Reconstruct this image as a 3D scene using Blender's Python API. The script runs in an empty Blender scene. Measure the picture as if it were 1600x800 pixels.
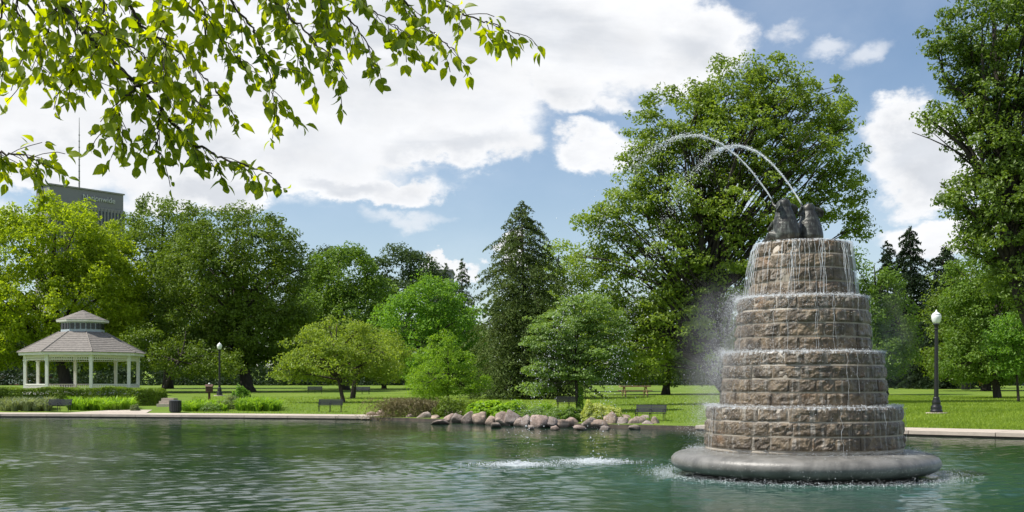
import bpy, bmesh, math, random
import numpy as np
from mathutils import Vector, noise as mnoise

# ------------------------------------------------------------------ camera, world, sun
S = bpy.context.scene
COL = S.collection
F = 1778.0                      # focal length in photo pixels (1600 wide)
EYE = 1.6
HOR = 600.0
cam_d = bpy.data.cameras.new('camera'); cam = bpy.data.objects.new('camera', cam_d); COL.objects.link(cam)
cam.location = (0, 0, EYE); cam.rotation_euler = (math.radians(90), 0, 0)
cam_d.sensor_width = 36.0; cam_d.lens = 36.0*F/1600.0
cam_d.shift_y = 200.0/1600.0
cam_d.clip_start = 0.1; cam_d.clip_end = 6000
S.camera = cam

def P(px, py, Y):
    return Vector(((px-800)/F*Y, Y, EYE+(HOR-py)/F*Y))

SUN_AZ = math.atan2(-0.95, -0.16)      # measured from +Y towards +X
SUN_EL = math.radians(57)
to_sun = Vector((math.sin(SUN_AZ)*math.cos(SUN_EL), math.cos(SUN_AZ)*math.cos(SUN_EL), math.sin(SUN_EL)))
sl = bpy.data.lights.new('sun', 'SUN'); sl.energy = 4.6; sl.angle = math.radians(0.53); sl.color = (1.0, 0.95, 0.87)
so = bpy.data.objects.new('sun', sl); COL.objects.link(so)
so.rotation_euler = (-to_sun).to_track_quat('-Z', 'Y').to_euler(); so.location = (-20, 10, 60)

vs = S.view_settings
vs.view_transform = 'Standard'; vs.look = 'None'; vs.gamma = 1.0; vs.exposure = 0.50; vs.use_curve_mapping = False
S.cycles.max_bounces = 6; S.cycles.diffuse_bounces = 3; S.cycles.glossy_bounces = 3
S.cycles.transmission_bounces = 4; S.cycles.transparent_max_bounces = 6
S.cycles.use_denoising = True
S.cycles.sample_clamp_indirect = 6.0

class NT:
    """small node-tree helper"""
    def __init__(s, tree): s.t = tree; s.n = tree.nodes; s.l = tree.links
    def add(s, typ, **kw):
        nd = s.n.new(typ)
        for k, v in kw.items():
            if k == 'inp':
                for kk, vv in v.items(): s.set(nd, kk, vv)
            else: setattr(nd, k, v)
        return nd
    def set(s, nd, k, v):
        sock = nd.inputs[k]
        if isinstance(v, bpy.types.NodeSocket): s.l.new(v, sock)
        elif isinstance(v, bpy.types.Node): s.l.new(v.outputs[0], sock)
        else:
            if hasattr(sock, 'default_value'):
                dv = sock.default_value
                if hasattr(dv, '__len__') and len(dv) == 4 and len(v) == 3: v = (*v, 1)
            sock.default_value = v
    def math(s, op, a, b=None, c=None, clamp=False):
        nd = s.n.new('ShaderNodeMath'); nd.operation = op; nd.use_clamp = clamp
        s.set(nd, 0, a)
        if b is not None: s.set(nd, 1, b)
        if c is not None: s.set(nd, 2, c)
        return nd.outputs[0]
    def vmath(s, op, a, b=None):
        nd = s.n.new('ShaderNodeVectorMath'); nd.operation = op
        s.set(nd, 0, a)
        if b is not None: s.set(nd, 1, b)
        return nd.outputs['Value'] if op in ('LENGTH', 'DOT_PRODUCT', 'DISTANCE') else nd.outputs[0]
    def noise(s, vec, scale, detail=4, rough=0.5, dist=0.0, out='Fac'):
        nd = s.n.new('ShaderNodeTexNoise')
        if vec is not None: s.set(nd, 'Vector', vec)
        nd.inputs['Scale'].default_value = scale; nd.inputs['Detail'].default_value = detail
        nd.inputs['Roughness'].default_value = rough; nd.inputs['Distortion'].default_value = dist
        return nd.outputs[out]
    def ramp(s, fac, stops, interp='LINEAR'):
        nd = s.n.new('ShaderNodeValToRGB'); cr = nd.color_ramp; cr.interpolation = interp
        while len(cr.elements) < len(stops): cr.elements.new(0.5)
        for e, (p, c) in zip(cr.elements, stops):
            e.position = p; e.color = (*c, 1) if len(c) == 3 else c
        s.set(nd, 0, fac); return nd.outputs[0]
    def mix(s, fac, a, b, blend='MIX'):
        nd = s.n.new('ShaderNodeMix'); nd.data_type = 'RGBA'; nd.blend_type = blend
        s.set(nd, 0, fac); s.set(nd, 6, a); s.set(nd, 7, b); return nd.outputs[2]
    def mapr(s, v, a, b, c=0.0, d=1.0, smooth=True):
        nd = s.n.new('ShaderNodeMapRange')
        if smooth: nd.interpolation_type = 'SMOOTHSTEP'
        s.set(nd, 0, v); s.set(nd, 1, a); s.set(nd, 2, b); s.set(nd, 3, c); s.set(nd, 4, d); return nd.outputs[0]

# ---- world: Nishita sky with procedural cumulus, laid out by azimuth and elevation
W = bpy.data.worlds.new('World'); S.world = W; W.use_nodes = True
w = NT(W.node_tree); w.n.clear()
tc = w.add('ShaderNodeTexCoord'); D = tc.outputs['Generated']
sep = w.add('ShaderNodeSeparateXYZ', inp={0: D})
az = w.math('ARCTAN2', sep.outputs[0], sep.outputs[1])
el = w.math('ARCSINE', sep.outputs[2])
n1 = w.noise(w.vmath('MULTIPLY', D, (1, 1, 1.5)), 5.5, 9, 0.56, 0.15, 'Color')
warp = w.vmath('MULTIPLY', w.vmath('SUBTRACT', n1, (0.5, 0.5, 0.5)), (0.16, 0.13, 0.0))
n2c = w.noise(w.vmath('MULTIPLY', D, (1, 1, 1.5)), 26, 6, 0.62, 0.1, 'Color')
warp = w.vmath('ADD', warp, w.vmath('MULTIPLY', w.vmath('SUBTRACT', n2c, (0.5, 0.5, 0.5)), (0.045, 0.045, 0.0)))
ae = w.add('ShaderNodeCombineXYZ', inp={0: az, 1: el})
aew = w.vmath('ADD', ae, warp)
def skyae(px, py):
    x, z = (px-800)/F, (HOR-py)/F
    return math.atan2(x, 1), math.asin(z/math.sqrt(x*x+1+z*z))
BLOBS = [  # px, py, half width, half height
 (80, 60, 420, 190), (350, 200, 330, 120), (620, 70, 330, 170), (700, 215, 140, 45), (560, 290, 120, 32), (350, 300, 150, 36),
 (860, 40, 240, 100), (900, 130, 75, 55), (1060, 55, 115, 65), (30, 245, 150, 44),
 (905, 248, 62, 48), (1425, 250, 100, 52), (1445, 352, 85, 38),
 (690, 405, 45, 14), (768, 393, 30, 14), (1590, 300, 60, 50), (-260, 330, 240, 60), (1900, 200, 220, 60), (1850, 380, 190, 40), (-500, 120, 240, 120)]
def density(vec, blobs=BLOBS):
    best = None
    for (px, py, hw, hh) in blobs:
        a0, e0 = skyae(px, py)
        sub = w.vmath('SUBTRACT', vec, (a0, e0, 0))
        mul = w.vmath('MULTIPLY', sub, (F/hw*1.02, F/hh*1.02, 0))
        v = w.math('SUBTRACT', 1.0, w.vmath('LENGTH', mul))
        best = v if best is None else w.math('SMOOTH_MAX', best, v, 0.12)
    return best
dens0 = density(aew)
fine = w.noise(w.vmath('MULTIPLY', D, (1, 1, 1.7)), 21, 7, 0.6, 0.1)
# cloud cover outside the pictured part of the sky goes on as scattered cumulus
azabs = w.math('ABSOLUTE', az)
outm = w.mapr(azabs, 0.62, 0.95)
outm = w.math('MAXIMUM', outm, w.mapr(el, 0.42, 0.62))
gen = w.mapr(w.noise(w.vmath('MULTIPLY', D, (1, 1, 2.2)), 2.1, 8, 0.55, 0.2), 0.42, 0.62, -0.9, 0.5, False)
dsum = w.math('ADD', dens0, w.math('MULTIPLY', w.math('SUBTRACT', fine, 0.5), 0.62))
mixd = w.add('ShaderNodeMix'); w.set(mixd, 0, outm); w.set(mixd, 2, dsum); w.set(mixd, 3, gen)
dens = mixd.outputs[0]
mask = w.mapr(dens, -0.16, 0.26)
wisp = w.mapr(w.math('ADD', density(aew, [(1228, 36, 42, 24), (1308, 78, 62, 22), (1385, 110, 60, 30), (1120, 300, 60, 30), (600, 350, 90, 22)]), w.math('MULTIPLY', w.math('SUBTRACT', fine, 0.5), 1.3)), 0.0, 0.9, 0.0, 0.6)
mask = w.math('MAXIMUM', mask, w.math('MULTIPLY', wisp, w.math('SUBTRACT', 1.0, outm)))
# thickness: grey undersides in the middle of thick cloud, bright towards the lit edges
thick = w.mapr(dens, 0.12, 0.85)
gn = w.noise(w.vmath('ADD', w.vmath('MULTIPLY', D, (1, 1, 3.2)), (3.1, 0, 0.12)), 4.6, 6, 0.55, 0.35)
grey = w.math('MULTIPLY', thick, w.mapr(gn, 0.40, 0.60), clamp=True)
ccol = w.mix(grey, (0.93, 0.94, 0.96), (0.69, 0.72, 0.77))
fv = w.mapr(fine, 0.3, 0.7, 0.93, 1.05, False)
ccol = w.mix(1.0, ccol, w.add('ShaderNodeCombineXYZ', inp={0: fv, 1: fv, 2: fv}), 'MULTIPLY')
sky = w.add('ShaderNodeTexSky', sky_type='NISHITA', sun_disc=False, sun_elevation=SUN_EL, sun_rotation=SUN_AZ,
            air_density=1.0, dust_density=0.6, ozone_density=1.4, altitude=200)
hz = w.mapr(el, 0.0, 0.30, 1.0, 0.0)
skyc = w.mix(w.math('MULTIPLY', w.mapr(n1, 0.35, 0.7), 0.16), sky.outputs[0], (8.5, 9.0, 9.6))
skyc = w.mix(w.math('MULTIPLY', hz, 0.22), skyc, (6.0, 6.8, 7.6))
bg1 = w.add('ShaderNodeBackground', inp={0: skyc, 1: 0.091})
bg2 = w.add('ShaderNodeBackground', inp={0: ccol, 1: 0.75})
mx = w.add('ShaderNodeMixShader', inp={0: mask, 1: bg1, 2: bg2})
w.l.new(mx.outputs[0], w.add('ShaderNodeOutputWorld').inputs[0])
W.cycles.sampling_method = 'MANUAL'; W.cycles.sample_map_resolution = 1024

# ------------------------------------------------------------------ helpers
def tag(o, label=None, cat=None, group=None, kind=None):
    if label: o['label'] = label
    if cat: o['category'] = cat
    if group: o['group'] = group
    if kind: o['kind'] = kind
    return o
def link(name, data, parent=None, mat=None):
    o = bpy.data.objects.new(name, data); COL.objects.link(o)
    if parent is not None: o.parent = parent
    if mat is not None and data is not None and not data.materials: data.materials.append(mat)
    return o
def empty(name, loc, rz=0.0):
    o = bpy.data.objects.new(name, None); COL.objects.link(o); o.location = loc; o.rotation_euler = (0, 0, rz)
    o.empty_display_size = 0.2
    return o
def children(o, allobj=None):
    return list(o.children)
def copy_tree(o, parent=None):
    c = o.copy(); COL.objects.link(c)
    if parent is not None: c.parent = parent
    for ch in list(o.children): copy_tree(ch, c)
    return c

def np_mesh(name, verts, faces_flat, nper, smooth=False, attr=None):
    """verts (N,3); faces as flat index array with nper vertices each; attr = per-face float"""
    me = bpy.data.meshes.new(name)
    nf = len(faces_flat)//nper
    me.vertices.add(len(verts)); me.vertices.foreach_set('co', np.asarray(verts, np.float32).ravel())
    me.loops.add(len(faces_flat)); me.loops.foreach_set('vertex_index', np.asarray(faces_flat, np.int32))
    me.polygons.add(nf); me.polygons.foreach_set('loop_start', np.arange(0, nf*nper, nper, dtype=np.int32))
    me.polygons.foreach_set('loop_total', np.full(nf, nper, np.int32))
    me.polygons.foreach_set('use_smooth', np.full(nf, smooth, bool))
    me.update(calc_edges=True)
    if attr is not None:
        a = me.attributes.new('v', 'FLOAT', 'FACE'); a.data.foreach_set('value', np.asarray(attr, np.float32))
    return me

class MB:
    """collects simple solids; build() makes ONE mesh"""
    def __init__(s): s.v = []; s.f = []
    def box(s, x0, x1, y0, y1, z0, z1):
        b = len(s.v)
        s.v += [(x0,y0,z0),(x1,y0,z0),(x1,y1,z0),(x0,y1,z0),(x0,y0,z1),(x1,y0,z1),(x1,y1,z1),(x0,y1,z1)]
        s.f += [(b,b+3,b+2,b+1),(b+4,b+5,b+6,b+7),(b,b+1,b+5,b+4),(b+1,b+2,b+6,b+5),(b+2,b+3,b+7,b+6),(b+3,b,b+4,b+7)]; return s
    def tube(s, pts, rad, n=6, cap=True):
        pts = [Vector(p) for p in pts]; b = len(s.v); m = len(pts)
        if not hasattr(rad, '__len__'): rad = [rad]*m
        for i, p in enumerate(pts):
            d = (pts[min(i+1, m-1)]-pts[max(i-1, 0)])
            d = d.normalized() if d.length > 1e-9 else Vector((0, 0, 1))
            up = Vector((0, 0, 1)) if abs(d.z) < 0.92 else Vector((1, 0, 0))
            a = d.cross(up).normalized(); c = d.cross(a)
            for k in range(n):
                t = 2*math.pi*k/n
                s.v.append(tuple(p+(a*math.cos(t)+c*math.sin(t))*rad[i]))
        for i in range(m-1):
            for k in range(n):
                k2 = (k+1) % n
                s.f.append((b+i*n+k, b+i*n+k2, b+(i+1)*n+k2, b+(i+1)*n+k))
        if cap:
            s.f.append(tuple(b+k for k in range(n))[::-1]); s.f.append(tuple(b+(m-1)*n+k for k in range(n)))
        return s
    def lathe(s, prof, n=24, cx=0, cy=0, a0=0.0, cap=True):
        b = len(s.v); m = len(prof)
        for (r, z) in prof:
            for k in range(n):
                t = a0+2*math.pi*k/n; s.v.append((cx+r*math.cos(t), cy+r*math.sin(t), z))
        for i in range(m-1):
            for k in range(n):
                k2 = (k+1) % n
                s.f.append((b+i*n+k, b+i*n+k2, b+(i+1)*n+k2, b+(i+1)*n+k))
        if cap:
            s.f.append(tuple(b+k for k in range(n))[::-1]); s.f.append(tuple(b+(m-1)*n+k for k in range(n)))
        return s
    def quadpoly(s, pts, th):
        """flat polygon in XZ given as (x,z), thickness along y"""
        b = len(s.v); n = len(pts)
        for y in (-th/2, th/2):
            for (x, z) in pts: s.v.append((x, y, z))
        s.f.append(tuple(b+i for i in range(n))); s.f.append(tuple(b+n+i for i in range(n))[::-1])
        for i in range(n):
            j = (i+1) % n; s.f.append((b+j, b+i, b+n+i, b+n+j))
        return s
    def build(s, name, mat, parent=None, smooth=False):
        me = bpy.data.meshes.new(name); me.from_pydata(s.v, [], s.f)
        if smooth: me.polygons.foreach_set('use_smooth', [True]*len(me.polygons))
        me.update()
        return link(name, me, parent, mat)

# ------------------------------------------------------------------ materials
def new_mat(name):
    m = bpy.data.materials.new(name); m.use_nodes = True; t = NT(m.node_tree); t.n.clear()
    return m, t, t.add('ShaderNodeOutputMaterial')
def pmat(name, c1, c2=None, scale=8, rough=0.6, bump=0.0, bscale=40, metallic=0.0, spec=0.5, stretch=(1, 1, 1), coat=0.0, objrand=0.0, tr=0.0):
    m, t, out = new_mat(name)
    tcn = t.add('ShaderNodeTexCoord'); v = t.vmath('MULTIPLY', tcn.outputs['Object'], stretch)
    b = t.add('ShaderNodeBsdfPrincipled')
    if c2 is None: c2 = tuple(x*0.72 for x in c1)
    f = t.mapr(t.noise(v, scale, 6, 0.6), 0.3, 0.7)
    c = t.mix(f, c1, c2)
    if objrand:
        oi = t.add('ShaderNodeObjectInfo'); k = t.mapr(oi.outputs['Random'], 0, 1, 1-objrand, 1+objrand, False)
        c = t.mix(1.0, c, t.add('ShaderNodeCombineXYZ', inp={0: k, 1: k, 2: k}), 'MULTIPLY')
    t.set(b, 'Base Color', c); b.inputs['Roughness'].default_value = rough; b.inputs['Metallic'].default_value = metallic
    b.inputs['Specular IOR Level'].default_value = spec; b.inputs['Coat Weight'].default_value = coat
    if bump:
        bn = t.add('ShaderNodeBump', inp={'Strength': bump, 'Distance': 0.02, 'Height': t.noise(v, bscale, 6, 0.65)})
        t.set(b, 'Normal', bn)
    t.l.new(b.outputs[0], out.inputs[0]); return m
def leaf_mat(name, dark, light, trans=0.35, tcol=None, gloss=0.35, big=0.25):
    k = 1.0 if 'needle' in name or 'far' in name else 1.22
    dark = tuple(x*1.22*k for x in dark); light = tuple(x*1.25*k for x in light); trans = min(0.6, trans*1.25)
    m, t, out = new_mat(name)
    at = t.add('ShaderNodeAttribute', attribute_name='v')
    geo = t.add('ShaderNodeNewGeometry')
    nz = t.noise(geo.outputs['Position'], big, 3, 0.6)
    f = t.math('ADD', t.math('MULTIPLY', at.outputs['Fac'], 0.65), t.mapr(nz, 0.35, 0.65, 0.0, 0.4), clamp=True)
    c = t.mix(f, dark, light)
    if k == 1.0: gloss = 0.06
    b = t.add('ShaderNodeBsdfPrincipled', inp={'Base Color': c, 'Roughness': 0.48, 'Specular IOR Level': gloss})
    if tcol is None: tcol = (1.55, 1.5, 0.55)
    tc_ = t.mix(1.0, c, (*tcol, 1), 'MULTIPLY')
    tr = t.add('ShaderNodeBsdfTranslucent', inp={'Color': tc_})
    ms = t.add('ShaderNodeMixShader', inp={0: trans, 1: b, 2: tr})
    t.l.new(ms.outputs[0], out.inputs[0]); return m

M = {}
M['bark'] = pmat('bark', (0.10, 0.075, 0.055), (0.04, 0.03, 0.024), 3, 0.9, 0.8, 14, stretch=(3, 3, 0.7))
M['bark_dark'] = pmat('bark_dark', (0.055, 0.045, 0.036), (0.025, 0.02, 0.017), 3, 0.9, 0.8, 14, stretch=(3, 3, 0.7))
M['white_paint'] = pmat('white_paint', (0.78, 0.77, 0.74), (0.70, 0.69, 0.66), 6, 0.5)
M['bluish_shade_paint'] = pmat('bluish_shade_paint', (0.45, 0.50, 0.55), (0.38, 0.43, 0.48), 6, 0.5)  # cupola walls: their bluish shade is put into the paint colour
M['dark_glass'] = pmat('dark_glass', (0.03, 0.035, 0.04), (0.02, 0.02, 0.025), 6, 0.1)
M['black_iron'] = pmat('black_iron', (0.016, 0.017, 0.018), (0.010, 0.010, 0.011), 20, 0.38, 0.15, 60)
M['lamp_glass'] = pmat('lamp_glass', (0.82, 0.84, 0.84), (0.76, 0.78, 0.78), 8, 0.25)
M['concrete'] = pmat('concrete', (0.50, 0.43, 0.36), (0.40, 0.345, 0.29), 2.2, 0.85, 0.3, 30, objrand=0.10)
M['wall_dark'] = pmat('pond_wall', (0.11, 0.085, 0.065), (0.05, 0.042, 0.034), 2.5, 0.7, 0.4, 20)
M['soil'] = pmat('soil', (0.09, 0.065, 0.045), (0.05, 0.036, 0.026), 4, 0.95, 0.7, 25)
M['bench_black'] = pmat('bench_black', (0.03, 0.032, 0.035), (0.02, 0.021, 0.023), 10, 0.35)
M['bench_green'] = pmat('bench_green', (0.035, 0.05, 0.042), (0.022, 0.032, 0.028), 10, 0.4)
M['wood_tan'] = pmat('wood_tan', (0.40, 0.27, 0.16), (0.28, 0.18, 0.10), 3, 0.75, 0.3, 20, stretch=(1, 8, 8))
M['red_brown'] = pmat('red_brown', (0.09, 0.035, 0.025), (0.06, 0.025, 0.018), 5, 0.7)
M['shingle'] = pmat('shingle', (0.235, 0.215, 0.195), (0.165, 0.15, 0.137), 5, 0.9, 0.5, 30, objrand=0.09)
M['brick'] = pmat('brick', (0.30, 0.13, 0.10), (0.22, 0.10, 0.08), 1.0, 0.85)
M['bronze'] = None
M['tower'] = pmat('tower_concrete', (0.29, 0.275, 0.30), (0.26, 0.25, 0.275), 0.05, 0.7)
M['tower_rib'] = pmat('tower_rib', (0.21, 0.21, 0.235), (0.18, 0.18, 0.205), 0.05, 0.7)
M['tower_band'] = pmat('tower_band', (0.20, 0.195, 0.235), (0.18, 0.175, 0.21), 0.05, 0.6)
M['sign_white'] = pmat('sign_white', (0.6, 0.61, 0.65), None, 1, 0.5)

def mat_bronze():
    m, t, out = new_mat('bronze_patina')
    tcn = t.add('ShaderNodeTexCoord'); n = t.noise(tcn.outputs['Object'], 7, 7, 0.65)
    geo = t.add('ShaderNodeNewGeometry')
    c = t.ramp(n, [(0.30, (0.016, 0.015, 0.014)), (0.52, (0.038, 0.039, 0.034)), (0.72, (0.10, 0.115, 0.10))])
    streak = t.mapr(t.noise(t.vmath('MULTIPLY', tcn.outputs['Object'], (16, 16, 1.6)), 1.6, 4), 0.5, 0.72)
    c = t.mix(t.math('MULTIPLY', streak, 0.5), c, (0.22, 0.24, 0.22))
    b = t.add('ShaderNodeBsdfPrincipled', inp={'Base Color': c, 'Metallic': 0.25, 'Roughness': t.mapr(n, 0.3, 0.7, 0.28, 0.55, False)})
    t.set(b, 'Normal', t.add('ShaderNodeBump', inp={'Strength': 0.5, 'Distance': 0.02, 'Height': t.noise(tcn.outputs['Object'], 22, 5, 0.6)}))
    t.l.new(b.outputs[0], out.inputs[0]); return m
M['bronze'] = mat_bronze()

def mat_stone():
    m, t, out = new_mat('rock_faced_stone')
    geo = t.add('ShaderNodeNewGeometry'); pos = geo.outputs['Position']
    oi = t.add('ShaderNodeObjectInfo')
    n = t.noise(pos, 5.5, 8, 0.65); n2 = t.noise(pos, 22, 6, 0.7)
    c = t.ramp(n, [(0.32, (0.050, 0.036, 0.023)), (0.48, (0.108, 0.080, 0.050)), (0.60, (0.178, 0.132, 0.080)), (0.74, (0.27, 0.22, 0.155))])
    k = t.mapr(oi.outputs['Random'], 0, 1, 0.72, 1.25, False)
    c = t.mix(1.0, c, t.add('ShaderNodeCombineXYZ', inp={0: k, 1: t.math('MULTIPLY', k, 0.985), 2: t.math('MULTIPLY', k, 0.96)}), 'MULTIPLY')
    # lime streaks run down the wet faces
    lime = t.mapr(t.noise(t.vmath('MULTIPLY', pos, (9, 9, 0.9)), 1.4, 5, 0.6), 0.50, 0.70)
    c = t.mix(t.math('MULTIPLY', lime, 0.55), c, (0.42, 0.40, 0.36))
    rust = t.mapr(t.noise(pos, 2.3, 4, 0.6), 0.56, 0.74)
    c = t.mix(t.math('MULTIPLY', rust, 0.5), c, (0.24, 0.125, 0.05))
    b = t.add('ShaderNodeBsdfPrincipled', inp={'Base Color': c, 'Roughness': t.mapr(n2, 0.35, 0.7, 0.22, 0.62, False), 'Specular IOR Level': 0.55})
    h = t.math('ADD', t.math('MULTIPLY', t.noise(pos, 9, 6, 0.6), 1.5), n2)
    t.set(b, 'Normal', t.add('ShaderNodeBump', inp={'Strength': 0.75, 'Distance': 0.03, 'Height': h}))
    t.l.new(b.outputs[0], out.inputs[0]); return m
M['stone'] = mat_stone()
M['core'] = pmat('pale_mortar', (0.40, 0.35, 0.28), (0.28, 0.24, 0.19), 5, 0.5, 0.4, 30)
M['basin'] = pmat('wet_concrete', (0.20, 0.195, 0.18), (0.10, 0.098, 0.09), 3.5, 0.36, 0.45, 26, stretch=(1, 1, 0.5))
M['basin_foot'] = pmat('shade_dark_wet_concrete', (0.05, 0.05, 0.045), (0.03, 0.03, 0.028), 3, 0.3)  # wet foot, with the shadow under the basin painted in as dark colour

def mat_boulder():
    m, t, out = new_mat('boulder_granite')
    tcn = t.add('ShaderNodeTexCoord'); oi = t.add('ShaderNodeObjectInfo')
    v = t.vmath('ADD', tcn.outputs['Object'], t.vmath('MULTIPLY', oi.outputs['Location'], (1.7, 2.3, 1.1)))
    n = t.noise(v, 3.5, 7, 0.65); fine = t.noise(v, 40, 4, 0.7)
    c = t.ramp(oi.outputs['Random'], [(0.0, (0.42, 0.30, 0.25)), (0.3, (0.30, 0.245, 0.23)), (0.55, (0.48, 0.355, 0.27)), (0.8, (0.23, 0.20, 0.195)), (1.0, (0.50, 0.41, 0.34))])
    c = t.mix(t.mapr(n, 0.36, 0.6, 0, 0.75), c, (0.11, 0.08, 0.06))
    c = t.mix(t.mapr(fine, 0.5, 0.7, 0, 0.35), c, (0.6, 0.52, 0.46))
    geo = t.add('ShaderNodeNewGeometry'); zz = t.add('ShaderNodeSeparateXYZ', inp={0: geo.outputs['Position']}).outputs[2]
    wet = t.mapr(zz, 0.05, 0.16, 0.75, 0.0)
    c = t.mix(wet, c, (0.045, 0.038, 0.03))
    b = t.add('ShaderNodeBsdfPrincipled', inp={'Base Color': c, 'Roughness': 0.75})
    t.set(b, 'Normal', t.add('ShaderNodeBump', inp={'Strength': 0.9, 'Distance': 0.05, 'Height': t.noise(v, 9, 7, 0.7)}))
    t.l.new(b.outputs[0], out.inputs[0]); return m
M['boulder'] = mat_boulder()

def mat_grass_ground():
    m, t, out = new_mat('lawn')
    geo = t.add('ShaderNodeNewGeometry'); pos = geo.outputs['Position']
    n = t.noise(pos, 0.22, 5, 0.6); n2 = t.noise(pos, 3.0, 7, 0.7); n3 = t.noise(pos, 24, 5, 0.7)
    c = t.ramp(n, [(0.3, (0.100, 0.170, 0.016)), (0.5, (0.135, 0.210, 0.020)), (0.7, (0.185, 0.245, 0.032))])
    c = t.mix(t.mapr(n2, 0.45, 0.75, 0, 0.45), c, (0.19, 0.225, 0.055))
    c = t.mix(t.mapr(n3, 0.35, 0.7, 0, 0.5), c, (0.05, 0.105, 0.014))
    b = t.add('ShaderNodeBsdfPrincipled', inp={'Base Color': c, 'Roughness': 0.9, 'Specular IOR Level': 0.2})
    t.set(b, 'Normal', t.add('ShaderNodeBump', inp={'Strength': 0.8, 'Distance': 0.05, 'Height': t.noise(pos, 14, 6, 0.7)}))
    t.l.new(b.outputs[0], out.inputs[0]); return m
M['lawn'] = mat_grass_ground()

FX, FY = (1254-800)/F*20.1, 20.1       # fountain centre
SPL = [Vector((0.12, 22.4, 0)), Vector((1.66, 23.3, 0))]

def mat_water():
    m, t, out = new_mat('pond_water')
    geo = t.add('ShaderNodeNewGeometry'); pos = geo.outputs['Position']
    flat = t.vmath('MULTIPLY', pos, (1, 1, 0))
    df = t.vmath('DISTANCE', flat, (FX, FY, 0))
    dw = t.math('ADD', df, t.math('MULTIPLY', t.math('SUBTRACT', t.noise(pos, 0.5, 4, 0.6), 0.5), 4.0))
    aer = t.mapr(dw, 2.0, 9.5, 1.0, 0.0)
    big = t.noise(t.vmath('MULTIPLY', pos, (1, 1.0, 1)), 0.10, 4, 0.6)
    c = t.mix(t.mapr(big, 0.35, 0.65), (0.008, 0.033, 0.021), (0.016, 0.040, 0.017))
    c = t.mix(t.math('MULTIPLY', aer, 0.85), c, (0.034, 0.088, 0.070))
    foam = None
    fn = t.noise(pos, 9, 6, 0.72)
    for sp, r0, r1 in [(SPL[0], 0.12, 0.80), (SPL[1], 0.12, 0.80)]:
        d = t.vmath('DISTANCE', flat, (sp.x, sp.y, 0)); f = t.mapr(d, r0, r1, 1.0, 0.0)
        foam = f if foam is None else t.math('MAXIMUM', foam, f)
    ring = t.math('MULTIPLY', t.mapr(df, 2.15, 2.35, 0, 1), t.mapr(df, 2.35, 3.5, 0.62, 0.0))
    foam = t.math('MAXIMUM', foam, ring)
    fm = t.mapr(t.math('ADD', foam, t.math('MULTIPLY', t.math('SUBTRACT', fn, 0.5), 1.5)), 0.62, 1.1, 0, 0.8)
    fm = t.math('MULTIPLY', fm, t.math('GREATER_THAN', foam, 0.02))
    c = t.mix(fm, c, (0.78, 0.84, 0.85))
    rg = t.mapr(fm, 0, 1, 0.05, 0.6, False)
    b = t.add('ShaderNodeBsdfPrincipled', inp={'Base Color': c, 'Roughness': rg, 'IOR': 1.33, 'Specular IOR Level': 0.5})
    # wind ripples: three scales, calmer patches moving through them
    w1 = t.noise(t.vmath('MULTIPLY', pos, (0.8, 1.25, 1)), 1.3, 3, 0.55, 0.4)
    w2 = t.noise(t.vmath('MULTIPLY', pos, (0.75, 1.3, 1)), 4.2, 4, 0.6, 0.5)
    w3 = t.noise(t.vmath('MULTIPLY', pos, (0.8, 1.2, 1)), 13, 4, 0.6, 0.3)
    gust = t.mapr(t.noise(t.vmath('MULTIPLY', pos, (0.6, 1.3, 1)), 0.16, 4, 0.6), 0.35, 0.65, 0.55, 1.25)
    h = t.math('ADD', t.math('MULTIPLY', w1, 0.005), t.math('MULTIPLY', t.math('MULTIPLY', w2, 0.007), gust))
    h = t.math('ADD', h, t.math('MULTIPLY', t.math('MULTIPLY', w3, 0.0032), gust))
    # rings that spread from the two landing points and from the fountain
    for sp in SPL:
        d = t.vmath('DISTANCE', flat, (sp.x, sp.y, 0))
        rr = t.math('MULTIPLY', t.math('SINE', t.math('MULTIPLY', d, 19.0)), t.mapr(d, 0.3, 3.5, 0.007, 0.0))
        h = t.math('ADD', h, rr)
    t.set(b, 'Normal', t.add('ShaderNodeBump', inp={'Strength': 1.0, 'Distance': 1.0, 'Height': h}))
    t.l.new(b.outputs[0], out.inputs[0]); return m
M['water'] = mat_water()

def mat_drop():
    m, t, out = new_mat('white_water')
    b = t.add('ShaderNodeBsdfPrincipled', inp={'Base Color': (0.88, 0.92, 0.95), 'Roughness': 0.12, 'IOR': 1.33})
    tr = t.add('ShaderNodeBsdfTranslucent', inp={'Color': (0.9, 0.94, 0.97)})
    tp = t.add('ShaderNodeBsdfTransparent')
    m1 = t.add('ShaderNodeMixShader', inp={0: 0.45, 1: b, 2: tr})
    m2 = t.add('ShaderNodeMixShader', inp={0: 0.25, 1: m1, 2: tp})
    t.l.new(m2.outputs[0], out.inputs[0]); return m
M['drop'] = mat_drop()
def mat_film():
    m, t, out = new_mat('water_film')
    geo = t.add('ShaderNodeNewGeometry')
    nz = t.noise(t.vmath('MULTIPLY', geo.outputs['Position'], (14, 14, 1.0)), 1.6, 4, 0.6)
    b = t.add('ShaderNodeBsdfPrincipled', inp={'Base Color': (0.88, 0.92, 0.94), 'Roughness': 0.15, 'IOR': 1.33})
    tp = t.add('ShaderNodeBsdfTransparent')
    m2 = t.add('ShaderNodeMixShader', inp={0: t.mapr(nz, 0.45, 0.68, 0.98, 0.55), 1: b, 2: tp})
    t.l.new(m2.outputs[0], out.inputs[0]); return m
M['film'] = mat_film()

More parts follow.
